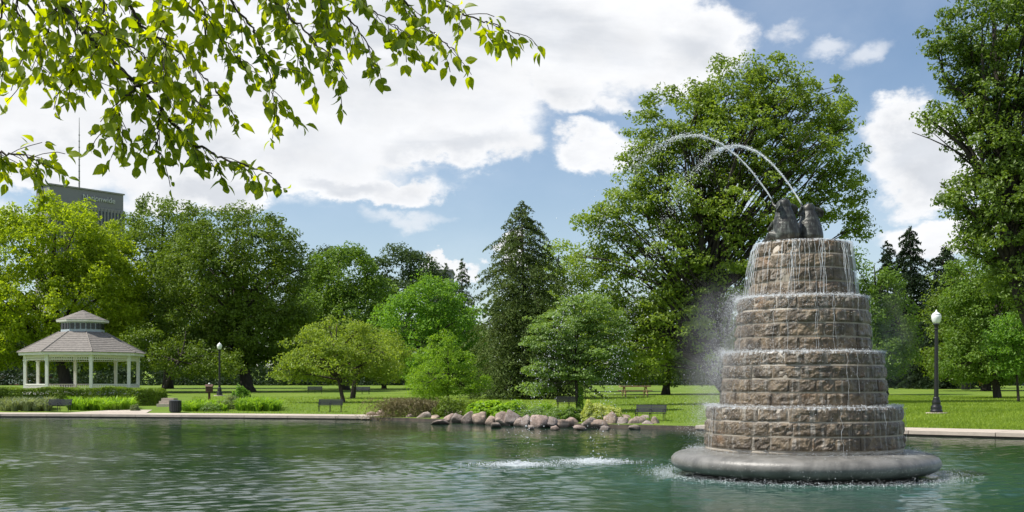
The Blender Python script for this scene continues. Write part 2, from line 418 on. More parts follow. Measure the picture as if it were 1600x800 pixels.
# leaf materials: base colours
M['lf_yellow'] = leaf_mat('leaves_yellow_green', (0.098, 0.148, 0.008), (0.235, 0.300, 0.018), 0.45)
M['lf_oak'] = leaf_mat('leaves_deep_green', (0.042, 0.076, 0.008), (0.112, 0.165, 0.018), 0.30)
M['lf_maple'] = leaf_mat('leaves_mid_green', (0.050, 0.098, 0.013), (0.120, 0.195, 0.028), 0.32)
M['lf_far'] = leaf_mat('leaves_far_green', (0.035, 0.062, 0.028), (0.075, 0.115, 0.05), 0.25, gloss=0.1)
M['lf_bright'] = leaf_mat('leaves_bright_green', (0.070, 0.145, 0.018), (0.145, 0.26, 0.035), 0.38)
M['lf_crab'] = leaf_mat('leaves_crabapple', (0.102, 0.148, 0.020), (0.210, 0.275, 0.045), 0.36)
M['lf_lime'] = leaf_mat('leaves_fresh_lime', (0.080, 0.152, 0.012), (0.170, 0.270, 0.026), 0.40)
M['lf_dogwood'] = leaf_mat('leaves_dogwood', (0.070, 0.125, 0.030), (0.17, 0.25, 0.07), 0.34, gloss=0.6)
M['lf_locust'] = leaf_mat('leaves_airy_green', (0.075, 0.118, 0.014), (0.180, 0.250, 0.036), 0.36, gloss=0.5)
M['lf_right'] = leaf_mat('leaves_shade_tree', (0.044, 0.084, 0.010), (0.125, 0.185, 0.026), 0.34, gloss=0.6)
M['lf_spruce'] = leaf_mat('needles_grey_green', (0.050, 0.080, 0.026), (0.120, 0.162, 0.052), 0.15)
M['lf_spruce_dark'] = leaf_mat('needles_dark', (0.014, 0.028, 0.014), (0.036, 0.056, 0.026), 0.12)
M['lf_hedge'] = leaf_mat('leaves_hedge', (0.060, 0.105, 0.010), (0.135, 0.20, 0.020), 0.3)
M['lf_lily'] = leaf_mat('leaves_daylily', (0.095, 0.18, 0.020), (0.20, 0.31, 0.030), 0.4)
M['lf_lav'] = leaf_mat('leaves_grey_green', (0.085, 0.115, 0.060), (0.18, 0.21, 0.12), 0.3)
M['lf_weep'] = leaf_mat('twigs_brown_green', (0.075, 0.070, 0.030), (0.17, 0.145, 0.065), 0.15, (1.1, 1.0, 0.8))
M['lf_cream'] = leaf_mat('leaves_cream_variegated', (0.15, 0.20, 0.04), (0.48, 0.50, 0.20), 0.3)
M['lf_fore'] = leaf_mat('leaves_overhanging', (0.050, 0.090, 0.006), (0.170, 0.215, 0.008), 0.60, (2.9, 2.5, 0.2), gloss=0.55, big=2.0)
M['blade'] = leaf_mat('grass_blades', (0.090, 0.150, 0.014), (0.20, 0.27, 0.038), 0.35)

# ------------------------------------------------------------------ terrain and pond
ctrl = [(-58,12),(-60,36),(-52,50),(-38,55.3),(-24.6,54.7),(-15,53.0),(-8.5,51.3),(-6.0,50.2),(-2.7,47.2),(2.3,42.2),(5.6,39.9),(9.8,36.9),(14.9,33),(22,27),(27,20),(27,10),(20,3.5),(8,1.8),(-10,1.6),(-40,2.5)]
def closed_spline(pts, step=0.75):
    out = []; n = len(pts)
    for i in range(n):
        p0, p1, p2, p3 = [Vector((*pts[(i+k-1) % n], 0)) for k in range(4)]
        L = (p2-p1).length; m = max(2, int(L/step))
        for k in range(m):
            t = k/m
            out.append(0.5*((2*p1)+(p2-p0)*t+(2*p0-5*p1+4*p2-p3)*t*t+(3*p1-p0-3*p2+p3)*t**3))
    return out
OUT = closed_spline(ctrl)
OA = np.array([(p.x, p.y) for p in OUT]); NO = len(OUT)
tan = np.roll(OA, -1, 0)-np.roll(OA, 1, 0); tan /= np.linalg.norm(tan, axis=1)[:, None]
NRM = np.stack([-tan[:, 1], tan[:, 0]], 1)      # outline runs clockwise seen from above: left normal points out
if np.mean(np.sum(NRM*(OA-OA.mean(0)), 1)) < 0: NRM = -NRM
NRMS = NRM.copy()
for _ in range(60): NRMS = (np.roll(NRMS, 1, 0)+NRMS*2+np.roll(NRMS, -1, 0))/4
NRMS /= np.linalg.norm(NRMS, axis=1)[:, None]
ZK = [(0, 0.145), (2.2, 0.165), (12, 0.50), (40, 0.82), (95, 1.42), (120, 1.30), (150, 0.9), (175, 1.2), (215, 5.5), (300, 6.5), (3000, 8.0)]
def zd(d): return float(np.interp(d, [k[0] for k in ZK], [k[1] for k in ZK]))
def dist_bank(x, y):
    i = int(np.argmin((OA[:, 0]-x)**2+(OA[:, 1]-y)**2))
    return math.hypot(OA[i, 0]-x, OA[i, 1]-y)
def gz(x, y): return zd(dist_bank(x, y))

DR = [0, 0.001, 1.0, 2.2, 4, 7, 12, 18, 26, 40, 60, 78, 95, 105, 120, 150, 175, 215, 300, 700, 3000]
vs_, fs_ = [], []
rings = [[(*OA[i], -1.3) for i in range(NO)]]
for d in DR:
    k = min(1, d/40); rings.append([(OA[i, 0]+(NRM[i, 0]*(1-k)+NRMS[i, 0]*k)*d, OA[i, 1]+(NRM[i, 1]*(1-k)+NRMS[i, 1]*k)*d, zd(d)) for i in range(NO)])
for r in rings: vs_ += r
for j in range(len(rings)-1):
    for i in range(NO):
        i2 = (i+1) % NO; fs_.append((j*NO+i, j*NO+i2, (j+1)*NO+i2, (j+1)*NO+i))
fs_.append(tuple(range(NO)))
me = bpy.data.meshes.new('ground'); me.from_pydata(vs_, [], fs_)
me.materials.append(M['lawn']); me.materials.append(M['wall_dark'])
for i, p in enumerate(me.polygons):
    if i < NO or i == len(fs_)-1: p.material_index = 1
bm = bmesh.new(); bm.from_mesh(me); bmesh.ops.recalc_face_normals(bm, faces=bm.faces); bm.to_mesh(me); bm.free()
tag(link('ground', me), kind='structure')

# water surface
# wind waves as real relief; the sheet runs on under the banks, its grid widening with distance
def water_sheet():
    ys = [0.9]
    while ys[-1] < 62: y = ys[-1]; ys.append(y+(0.4 if y < 12.4 else 0.0033*y))
    us = list(np.arange(-0.50, 0.5001, 0.0035)); k = 0.012; a = 0.5
    ext = []
    while a < 34: a += k; k *= 1.45; ext.append(a)
    us = np.array([-e for e in ext[::-1]]+us+ext); ys = np.array(ys)
    Yg, Ug = np.meshgrid(ys, us, indexing='ij'); X = (Yg*Ug).clip(-66, 34); Yf = Yg
    ok = np.abs(Ug) < 0.56
    rng = np.random.default_rng(4); Z = np.zeros_like(X); dy = 0.0033*Yg
    wind = math.radians(-62)
    for i in range(90):
        lam = 0.10*(0.80/0.10)**rng.random(); th = wind+rng.normal(0, 0.62); kx, ky = math.cos(th)*2*math.pi/lam, math.sin(th)*2*math.pi/lam
        ph = rng.uniform(0, 6.28); att = np.clip((lam/dy-2.2)/1.6, 0, 1)
        sl = 0.0118*(0.6 if lam > 0.42 else 1.0)
        wob = 0.9*np.sin(X*0.9+i)+0.9*np.sin(Yf*0.7+i*2)
        Z += att*sl*lam/(2*math.pi)*1.0*np.sin(kx*X+ky*Yf+ph+wob)
    gust = 0.82+0.55*np.sin(X*0.21+0.6*np.sin(Yf*0.33)+1.0)*np.sin(Yf*0.43+0.5*np.sin(X*0.4))+0.2*np.sin(X*0.9+Yf*0.5)*np.sin(Yf*1.3-X*0.3)
    Z = Z*np.clip(gust, 0.25, 1.6)
    Z += 0.6*np.maximum(Z, 0)
    for sp in SPL:
        d = np.hypot(X-sp.x, Yf-sp.y); Z += 0.012*np.sin(d*15)*np.exp(-d/1.3)
    d = np.hypot(X-FX, Yf-FY); Z += 0.007*np.sin(d*17)*np.exp(-np.abs(d-2.3)/1.1)
    Z = np.where(ok, Z, 0)
    nr, nc = X.shape; V = np.stack([X, Yf, Z], -1).reshape(-1, 3)
    i = np.arange(nr-1)[:, None]*nc+np.arange(nc-1)[None]
    Fq = np.stack([i, i+1, i+nc+1, i+nc], -1).reshape(-1)
    me = np_mesh('pond_water', V, Fq, 4, True)
    tag(link('water', me, None, M['water']), kind='structure')
water_sheet()

# paved edge along the pond: one slab after another
def arc_points(i0, i1):
    return OA[i0:i1+1], NRM[i0:i1+1]
far_i = [i for i in range(NO) if OA[i, 1] > 15 and -58 < OA[i, 0] < 27.5]
path_root = tag(empty('pond_edge_path', (0, 0, 0)), kind='structure')
seglen = 0.0
def slab(q0, q1, w_=2.0):
    """q = (index float)"""
    v = []
    def at(q, d, z):
        i = int(q) % NO; f = q-int(q); j = (i+1) % NO
        p = OA[i]*(1-f)+OA[j]*f; n = NRM[i]*(1-f)+NRM[j]*f
        return (p[0]+n[0]*d, p[1]+n[1]*d, z)
    nseg = max(2, int(q1-q0)+1); f = []
    for k in range(nseg+1):
        q = q0+(q1-q0)*k/nseg
        v += [at(q, -0.06, 0.06), at(q, -0.06, 0.168), at(q, w_, 0.185), at(q, w_, 0.06)]
    for k in range(nseg):
        b = 4*k
        for a in range(4):
            a2 = (a+1) % 4; f.append((b+a, b+a2, b+4+a2, b+4+a))
    f.append((0, 1, 2, 3)); f.append((4*nseg+3, 4*nseg+2, 4*nseg+1, 4*nseg))
    me = bpy.data.meshes.new('paving_slab'); me.from_pydata(v, [], f); me.update()
    bm = bmesh.new(); bm.from_mesh(me); bmesh.ops.recalc_face_normals(bm, faces=bm.faces); bm.to_mesh(me); bm.free()
    return me
qi = float(far_i[0])
while qi < far_i[-1]:
    i = int(qi); L = np.linalg.norm(OA[(i+1) % NO]-OA[i]); dq = 2.4/L
    xm = OA[min(NO-1, int(qi+dq/2))][0]
    if not (-6.9 < xm < 5.7):
        link('paving_slab', slab(qi, qi+dq-0.02/L), path_root, M['concrete'])
    qi += dq
# entrance apron and steps beside the hedge
ap = MB(); x0, x1 = (150-800)/F*60, (272-800)/F*60
ap.v = [(x0, 55.6, 0.10), (x1, 55.4, 0.10), (x1-0.8, 58.9, 0.10), (x0+1.6, 59.0, 0.10), (x0, 55.6, 0.192), (x1, 55.4, 0.192), (x1-0.8, 58.9, 0.27), (x0+1.6, 59.0, 0.27)]
ap.f = [(0,3,2,1),(4,5,6,7),(0,1,5,4),(1,2,6,5),(2,3,7,6),(3,0,4,7)]
tag(ap.build('path', M['concrete']), kind='structure')
st = tag(empty('garden_steps', ((256-800)/F*62, 62, 0.38)), 'low concrete steps at the end of the clipped hedge beside the dark bin', 'steps')
for k in range(3):
    MB().box(-0.34, 0.34, k*0.42-0.2, k*0.42+0.6, -0.2, 0.14+k*0.15).build('step', M['concrete'], st)

# ------------------------------------------------------------------ foliage toolkit
def norm(a): return a/np.maximum(np.linalg.norm(a, axis=-1, keepdims=True), 1e-9)
def leaf_quads(rng, pos, size, out=None, up=0.5, outw=0.7, aspect=0.55, droop=0.2, fold=0.25):
    """pos (N,3) -> diamond leaves, one folded quad each"""
    n = len(pos)
    nm = rng.normal(size=(n, 3))*0.8; nm[:, 2] += up
    if out is not None: nm += out*outw
    nm = norm(nm)
    ax = rng.normal(size=(n, 3)); ax[:, 2] -= droop*2
    ax = norm(ax-nm*np.sum(ax*nm, 1, keepdims=True)); bx = np.cross(nm, ax)
    s = (size*rng.uniform(0.65, 1.35, n))[:, None]
    v = np.empty((n, 4, 3))
    v[:, 0] = pos-ax*s*0.5; v[:, 2] = pos+ax*s*0.5
    v[:, 1] = pos+bx*s*aspect*0.5+nm*s*fold*0.5; v[:, 3] = pos-bx*s*aspect*0.5+nm*s*fold*0.5
    return v.reshape(-1, 3)
def crown_obj(name, parent, mat, chunks, vals, loc):
    V = np.concatenate(chunks)-np.array(loc); vv = np.concatenate(vals)
    me = np_mesh(name, V, np.arange(len(V)), 4, False, vv)
    return link(name, me, parent, mat)
def bent(p0, p1, rng, sag=0.12, n=5):
    p0 = np.array(p0, float); p1 = np.array(p1, float); L = np.linalg.norm(p1-p0)
    j = rng.normal(size=3)*L*sag*0.5
    out = []
    for k in range(n+1):
        t = k/n; q = p0*(1-t)+p1*t; q = q+j*math.sin(math.pi*t); q[2] += L*sag*math.sin(math.pi*t)*0.5; out.append(q)
    return out

def tree(name, label, base_px, Y, ells, mat, leaf=0.22, dens=1.0, per=55, cr=0.75, trunk_r=0.25, seed=1, flat=0.62,
         bark='bark_dark', fork=0.32, limbs=26, group=None, lean=0, base_dz=0.0, depth=1.0, up=0.5, shell=0.5, trunk=True, multi=None, droop=0.2):
    rng = np.random.default_rng(seed)
    bx = (base_px-800)/F*Y; b = np.array([bx, Y, gz(bx, Y)-0.1+base_dz])
    root = tag(empty(name, b), label, 'tree', group)
    E = []
    for e in ells:
        cx, cy, rx, rz = e[:4]; dy = e[4] if len(e) > 4 else 0.0
        c = P(cx, cy, Y); R = np.array([rx/F*Y, 0, rz/F*Y]); R[1] = (R[0]*0.65+R[2]*0.35)*depth
        E.append((np.array([c.x, c.y+dy, c.z]), R))
    cent = []
    for i, (c, R) in enumerate(E):
        area = 4*math.pi*((R[0]*R[1])**1.6/3+(R[0]*R[2])**1.6/3+(R[1]*R[2])**1.6/3)**(1/1.6)
        n = max(3, int(area/(cr*cr)*0.62*dens))
        d = norm(rng.normal(size=(n, 3))); r = rng.uniform(shell, 1.0, n)**0.7*rng.uniform(0.9, 1.14, n)
        p = c+d*R*r[:, None]
        keep = np.ones(n, bool)
        for j, (c2, R2) in enumerate(E):
            if j != i: keep &= ~((np.linalg.norm((p-c2)/R2, axis=1) < 0.6) & (rng.random(n) < 0.75))
        cent.append(p[keep])
    cent = np.concatenate(cent)
    gc = np.mean([c for c, R in E], axis=0)
    chunks, vals = [], []
    for p in cent:
        k = int(per*rng.uniform(0.55, 1.4)); r = cr*rng.uniform(0.6, 1.25)
        o = norm(rng.normal(size=(k, 3))); rr = rng.uniform(0.25, 1.0, k)**0.6
        out = norm(o+norm((p-gc)[None])*0.6)
        q = p+o*rr[:, None]*r*np.array([1, 1, flat])
        q[:, 2] -= (np.linalg.norm(o[:, :2], axis=1)*rr)**2*r*droop
        chunks.append(leaf_quads(rng, q, leaf, out, up)); vals.append(np.clip(rng.normal(0.5, 0.25, k)+rng.normal(0, 0.12), 0, 1))
    crown_obj('crown', root, mat, chunks, vals, b)
    if trunk:
        mb = MB(); stems = multi or [0.0]
        tops = []
        lo = min(c[2]-R[2] for c, R in E); hi = max(c[2]+R[2] for c, R in E)
        fk = lo+(hi-lo)*fork
        for sx in stems:
            top = np.array([gc[0]*0.75+b[0]*0.25+sx*1.2, gc[1], fk])
            s0 = np.array([b[0]+sx, b[1]+abs(sx)*0.3, b[2]-0.15])
            pts = bent(s0, top, rng, 0.03, 6)
            rad = [trunk_r*(1.45 if k == 0 else 1.0-0.06*k) for k in range(7)]
            mb.tube([tuple(np.array(p)-b) for p in pts], rad, 9)
            lead = np.array([gc[0], gc[1], hi-(hi-lo)*0.12])
            p2 = bent(top, lead, rng, 0.05, 6)
            mb.tube([tuple(np.array(p)-b) for p in p2], [trunk_r*0.62*(1-0.13*k) for k in range(7)], 7)
            tops.append((top, lead, pts))
        mb.build('trunk', M[bark], root, True)
        lb = MB()
        idx = rng.choice(len(cent), min(limbs, len(cent)), replace=False)
        for i in idx:
            p = cent[i]; top, lead, pts = tops[int(rng.integers(len(tops)))]
            t = np.clip((p[2]-fk)/(hi-fk+1e-6)-0.25, 0, 0.85)*rng.uniform(0.5, 1.0)
            s0 = top*(1-t)+lead*t
            L = np.linalg.norm(p-s0); r0 = trunk_r*0.34*(1-t*0.6)
            bp = bent(s0, p, rng, 0.14, 5)
            lb.tube([tuple(q-b) for q in bp], [max(0.012, r0*(1-0.17*k)) for k in range(6)], 5, False)
            for _ in range(2):          # side twigs
                a = bp[int(rng.integers(2, 5))]; e = p+rng.normal(size=3)*cr*0.45
                lb.tube([tuple(q-b) for q in bent(a, e, rng, 0.1, 3)], [max(0.010, r0*0.35*(1-0.25*k)) for k in range(4)], 4, False)
        lb.build('limbs', M[bark], root, True)
    return root

def conifer(name, label, base_px, top_px, Y, half_px, mat, seed=1, levels=34, leaf=0.2, group=None, skirt_px=None, droop=0.35, lean=0, per=20, power=0.85, nb=11):
    rng = np.random.default_rng(seed)
    bx = (base_px[0]-800)/F*Y; b = np.array([bx, Y, gz(bx, Y)-0.1])
    zt = P(*top_px, Y).z; xt = P(*top_px, Y).x; Rm = half_px/F*Y; z0 = P(0, skirt_px, Y).z if skirt_px else b[2]+0.6
    root = tag(empty(name, b), label, 'tree', group)
    chunks, vals = [], []; bb = MB()
    for k in range(levels):
        t = k/(levels-1); z = z0+(zt-z0)*t
        R = Rm*(1-t)**power*rng.uniform(0.82, 1.12)+0.12
        m = max(4, int(nb*(1-t*0.55)))
        for j in range(m):
            a = rng.uniform(0, 2*math.pi); L = R*rng.uniform(0.45, 1.25)
            d = np.array([math.cos(a), math.sin(a), 0]); cx = b[0]+(xt-b[0])*(z-b[2])/(zt-b[2])
            s = np.array([cx, b[1], z+rng.uniform(-0.15, 0.15)])
            n = max(6, int(per*L)); u = rng.uniform(0.12, 1, n)**0.8
            wdt = 0.16*L*(1.15-u)+0.10
            side = np.array([-d[1], d[0], 0])
            q = s+d*(u*L)[:, None]+side*(rng.normal(size=n)*wdt)[:, None]
            q[:, 2] += -droop*L*u**1.6+0.10*L*np.sin(u*3.1)-rng.uniform(0, 0.28, n)*(0.4+droop)
            nm = np.tile(d*0.5+np.array([0, 0, 0.7]), (n, 1))
            chunks.append(leaf_quads(rng, q, leaf, nm, 0.3, 0.6, 0.34, droop*1.6)); vals.append(np.clip(rng.normal(0.45, 0.25, n), 0, 1))
            if k % 2 == 0 and j < 5:
                bb.tube([tuple(s-b), tuple(s+d*L*0.5+np.array([0, 0, 0.05*L-droop*L*0.33])-b), tuple(s+d*L*0.95+np.array([0, 0, -droop*L*0.9])-b)], [0.035, 0.022, 0.008], 4, False)
    crown_obj('crown', root, mat, chunks, vals, b)
    MB().tube([(0, 0, -0.1), (0, 0, (z0-b[2])), ((xt-b[0])*0.97, 0, (zt-b[2])*0.985)], [0.028*(zt-b[2]), 0.02*(zt-b[2]), 0.015], 8).build('trunk', M['bark_dark'], root, True)
    bb.build('limbs', M['bark_dark'], root)
    return root

def mound(name, label, cat, pts_fn, n, mat, leaf, seed, loc, kind=None, group=None, up=0.6, aspect=0.55, droop=0.0, box=None, core=None):
    rng = np.random.default_rng(seed)
    q, out = pts_fn(rng, n)
    V = leaf_quads(rng, q, leaf, out, up, 0.8, aspect, droop)
    me = np_mesh(name, V-np.array(loc), np.arange(len(V)), 4, False, np.clip(rng.normal(0.5, 0.27, len(q)), 0, 1))
    o = link(name, me, None, mat); o.location = loc
    return tag(o, label, cat, group, kind)

def blades(name, label, cat, clumps, mat, loc, seed=1, kind=None, group=None, wid=0.014):
    """clumps: (x, y, radius, height, count): arching strap leaves, two quads each"""
    rng = np.random.default_rng(seed); Vs, vals = [], []
    for (x, y, r, h, n) in clumps:
        a = rng.uniform(0, 2*math.pi, n); rr = r*0.35*np.sqrt(rng.random(n)); z0 = gz(x, y)
        b = np.stack([x+np.cos(a)*rr, y+np.sin(a)*rr, np.full(n, z0-0.02)], 1)
        a2 = a+rng.normal(0, 0.5, n); L = h*rng.uniform(0.6, 1.15, n); sp = r*rng.uniform(0.2, 1.0, n)
        d = np.stack([np.cos(a2), np.sin(a2), np.zeros(n)], 1)
        mid = b+d*(sp*0.4)[:, None]; mid[:, 2] += L*0.75
        tip = b+d*sp[:, None]; tip[:, 2] += L*rng.uniform(0.55, 1.0, n)
        s = np.stack([-d[:, 1], d[:, 0], np.zeros(n)], 1)*wid*rng.uniform(0.7, 1.4, n)[:, None]
        v = np.empty((n, 8, 3)); v[:, 0] = b-s; v[:, 1] = b+s; v[:, 2] = mid+s; v[:, 3] = mid-s
        v[:, 4] = mid-s; v[:, 5] = mid+s; v[:, 6] = tip+s*0.15; v[:, 7] = tip-s*0.15
        Vs.append(v.reshape(-1, 3)); vals.append(np.repeat(np.clip(rng.normal(0.5, 0.25, n), 0, 1), 2))
    V = np.concatenate(Vs)-np.array(loc)
    me = np_mesh(name, V, np.arange(len(V)), 4, False, np.concatenate(vals))
    o = link(name, me, None, mat); o.location = loc
    return tag(o, label, cat, group, kind)

# ------------------------------------------------------------------ the big trees
tree('shade_tree', 'large yellow-green tree behind the white gazebo at the far left', 108, 100,
     [(92, 381, 92, 76), (20, 420, 90, 95), (165, 440, 62, 90), (95, 470, 120, 85), (-70, 450, 80, 110), (200, 500, 28, 55), (40, 530, 95, 50), (160, 535, 45, 40)],
     M['lf_yellow'], 0.30, 1.15, 58, 0.95, 0.62, 11, fork=0.1, limbs=30)
tree('shade_tree', 'broad dark green tree with thick dark trunk, right of the yellow-green tree', 388, 102,
     [(370, 400, 105, 78), (330, 440, 100, 85), (420, 450, 66, 90), (290, 500, 65, 60), (400, 520, 80, 50), (452, 500, 34, 55), (330, 545, 85, 32)],
     M['lf_oak'], 0.27, 1.2, 62, 0.95, 0.60, 12, fork=0.12, limbs=30)
tree('shade_tree', 'dark rounded tree showing between the yellow-green tree and the broad dark one', 262, 122,
     [(262, 370, 70, 66), (215, 420, 60, 80), (300, 410, 50, 75), (245, 490, 75, 80)],
     M['lf_oak'], 0.32, 1.1, 55, 1.1, 0.5, 13, limbs=12)
tree('shade_tree', 'mid green rounded tree rising behind the small spreading crabapple', 540, 112,
     [(540, 430, 60, 46), (505, 465, 48, 45), (575, 470, 44, 50), (540, 510, 80, 62), (490, 540, 60, 50)],
     M['lf_maple'], 0.30, 1.25, 62, 1.0, 0.4, 14, limbs=12)
tree('distant_tree', 'far dark blue-green tree above the skyline between two lighter trees', 632, 165,
     [(625, 420, 42, 42), (660, 425, 32, 32), (640, 480, 70, 60)], M['lf_far'], 0.42, 1.2, 55, 1.4, 0.5, 15, limbs=8)
tree('distant_tree', 'small far dark tree top peeking beside the broad dark tree', 505, 165,
     [(505, 412, 34, 26), (490, 460, 45, 45)], M['lf_far'], 0.42, 1.2, 55, 1.3, 0.5, 16, limbs=6)
tree('shade_tree', 'light green bushy tree between the crabapple and the tall drooping spruce', 672, 92,
     [(672, 470, 58, 38), (640, 505, 48, 45), (705, 505, 45, 50), (670, 550, 68, 50), (735, 540, 25, 60)],
     M['lf_bright'], 0.24, 1.25, 62, 0.85, 0.3, 17, limbs=14)
conifer('spruce_tree', 'small distant spruce tip left of the tall drooping spruce', (722, 600), (722, 405), 150, 44, M['lf_far'], 18, 40, 0.36, per=22, power=0.7)
conifer('spruce_tree', 'second small distant spruce tip just behind the light green tree', (696, 600), (697, 412), 155, 38, M['lf_far'], 19, 38, 0.36, per=22, power=0.7)
conifer('spruce_tree', 'tall grey-green drooping spruce standing in the middle of the view', (822, 620), (815, 316), 74, 108, M['lf_spruce'], 20, 50, 0.23, per=32, droop=0.32, power=0.52, nb=15)
tree('shade_tree', 'dull green round-topped tree showing right behind the tall spruce', 872, 98,
     [(880, 422, 44, 52), (890, 470, 45, 60), (850, 540, 60, 60)], M['lf_locust'], 0.26, 1.15, 58, 0.9, 0.35, 21, limbs=10)
tree('crabapple_tree', 'small spreading yellow-green crabapple with low crown beside the pond bench', 538, 66,
     [(530, 525, 62, 32), (480, 550, 45, 28), (575, 545, 48, 34), (525, 568, 82, 26), (448, 575, 26, 20), (600, 572, 32, 24)],
     M['lf_crab'], 0.16, 1.0, 66, 0.62, 0.14, 22, limbs=34, fork=0.02, bark='bark')
tree('crabapple_tree', 'crabapple with pale thick trunk just behind the small spreading one', 550, 76,
     [(590, 545, 44, 32), (520, 540, 45, 28), (615, 562, 24, 26), (500, 560, 30, 20)],
     M['lf_crab'], 0.16, 1.1, 55, 0.55, 0.20, 23, limbs=18, fork=0.02, bark='bark')
# young feathery trees by the shore
tree('young_tree', 'young bright lime-green feathery tree growing behind the shore rocks', 703, 54,
     [(690, 535, 22, 24), (700, 560, 40, 20), (690, 582, 50, 18), (715, 598, 46, 16), (668, 603, 32, 16), (738, 590, 24, 12)],
     M['lf_lime'], 0.095, 1.3, 58, 0.40, 0.055, 24, flat=0.22, limbs=30, fork=0.3, droop=0.5)
tree('young_tree', 'smaller lime-green sapling left of the feathery young tree', 672, 57,
     [(668, 560, 20, 20), (662, 590, 26, 22), (676, 612, 24, 12)],
     M['lf_lime'], 0.095, 1.3, 52, 0.38, 0.05, 25, flat=0.22, limbs=16, fork=0.2, droop=0.5)
tree('dogwood_tree', 'pale layered dogwood with ivy-clad trunk behind the rocks and falling drops', 906, 51,
     [(915, 480, 45, 22), (880, 505, 58, 20), (950, 510, 36, 24), (860, 535, 40, 16), (920, 545, 62, 20), (850, 575, 38, 14), (905, 580, 52, 16), (836, 605, 26, 12), (965, 560, 22, 22)],
     M['lf_dogwood'], 0.12, 1.4, 52, 0.38, 0.11, 26, flat=0.3, limbs=36, fork=0.15, up=1.0)
tree('honey_locust_tree', 'very tall airy green tree directly behind the tiered fountain', 1165, 58,
     [(1140, 140, 62, 52), (1215, 130, 62, 50), (1060, 185, 70, 58), (1290, 165, 48, 44), (1150, 210, 115, 70), (1275, 240, 70, 62), (1010, 250, 48, 50),
      (1060, 300, 88, 70), (1170, 320, 115, 75), (1310, 310, 48, 52), (985, 330, 55, 55), (950, 345, 35, 25), (1030, 400, 85, 62), (1140, 430, 85, 60),
      (990, 460, 60, 45), (1060, 500, 80, 50), (1120, 545, 60, 34), (1000, 545, 55, 36), (1345, 355, 20, 26), (925, 400, 34, 42), (950, 530, 52, 46), (915, 345, 24, 16)],
     M['lf_locust'], 0.18, 1.0, 64, 0.62, 0.34, 27, limbs=150, fork=0.02, shell=0.35, flat=0.5, multi=[-0.3, 0.35], depth=0.85)
tree('shade_tree', 'light green leafy tree standing right behind the fountain stack', 1385, 78,
     [(1375, 450, 35, 35), (1350, 490, 35, 50), (1400, 505, 34, 45), (1375, 555, 58, 36), (1330, 430, 28, 40)],
     M['lf_maple'], 0.19, 1.25, 55, 0.65, 0.2, 28, limbs=18)
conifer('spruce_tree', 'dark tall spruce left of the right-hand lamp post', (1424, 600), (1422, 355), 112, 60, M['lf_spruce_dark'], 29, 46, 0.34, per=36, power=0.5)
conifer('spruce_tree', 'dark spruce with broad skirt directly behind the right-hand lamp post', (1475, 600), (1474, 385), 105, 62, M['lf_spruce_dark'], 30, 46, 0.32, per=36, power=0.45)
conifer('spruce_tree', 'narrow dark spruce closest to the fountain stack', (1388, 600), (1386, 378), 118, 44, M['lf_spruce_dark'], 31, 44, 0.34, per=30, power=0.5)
tree('shade_tree', 'tall dark leafy tree filling the right edge of the view', 1690, 47,
     [(1530, 40, 78, 62), (1480, 85, 30, 55), (1570, 120, 75, 70), (1640, 60, 110, 120), (1560, 215, 68, 55), (1470, 190, 36, 22), (1510, 180, 38, 28), (1445, 170, 12, 14),
      (1620, 220, 90, 100), (1530, 310, 52, 48), (1490, 318, 28, 22), (1590, 370, 85, 65), (1700, 250, 120, 160), (1515, 372, 30, 28), (1565, 300, 75, 60), (1610, 430, 70, 60), (1540, 150, 60, 60)],
     M['lf_right'], 0.165, 0.85, 54, 0.5, 0.45, 32, limbs=110, fork=0.1, shell=0.4, flat=0.6)
tree('shade_tree', 'mid green broad tree under the tall right-edge tree', 1560, 66,
     [(1530, 440, 52, 48), (1510, 490, 34, 42), (1570, 490, 60, 60), (1530, 535, 50, 42), (1620, 450, 60, 80), (1600, 560, 60, 30), (1505, 565, 42, 30), (1560, 575, 60, 24)],
     M['lf_maple'], 0.18, 1.15, 58, 0.6, 0.26, 33, limbs=34, fork=0.1)
tree('young_tree', 'bright green low-branched young tree at the right edge of the lawn', 1592, 58,
     [(1590, 510, 38, 26), (1570, 535, 30, 22), (1605, 550, 40, 26), (1580, 572, 26, 14)],
     M['lf_bright'], 0.16, 1.3, 50, 0.5, 0.08, 34, limbs=14, fork=0.1)
tree('shade_tree', 'dark leafy tree in the gap left of the fountain', 1040, 85,
     [(1080, 470, 70, 60), (1020, 520, 70, 50), (1110, 545, 75, 45), (960, 545, 55, 42), (1030, 575, 80, 24), (1120, 580, 50, 20)], M['lf_oak'], 0.24, 1.1, 52, 0.85, 0.3, 35, limbs=12)
tree('shade_tree', 'low dark tree right of the gazebo under the broad crowns', 250, 96,
     [(235, 545, 45, 38), (290, 560, 50, 30), (345, 568, 40, 24)], M['lf_oak'], 0.22, 1.1, 52, 0.8, 0.2, 36, limbs=10)
tree('shade_tree', 'dark broad tree filling in behind the right lamp and lawn', 1540, 92,
     [(1500, 485, 55, 70), (1575, 480, 62, 85), (1530, 562, 85, 38), (1620, 560, 60, 38)], M['lf_oak'], 0.25, 1.05, 50, 0.9, 0.35, 38, limbs=12)
tree('shade_tree', 'dark green tree closing the gap beyond the crabapples', 600, 120,
     [(600, 560, 60, 36), (520, 570, 60, 28), (680, 570, 60, 30)], M['lf_oak'], 0.3, 1.1, 50, 1.0, 0.3, 37, limbs=8)

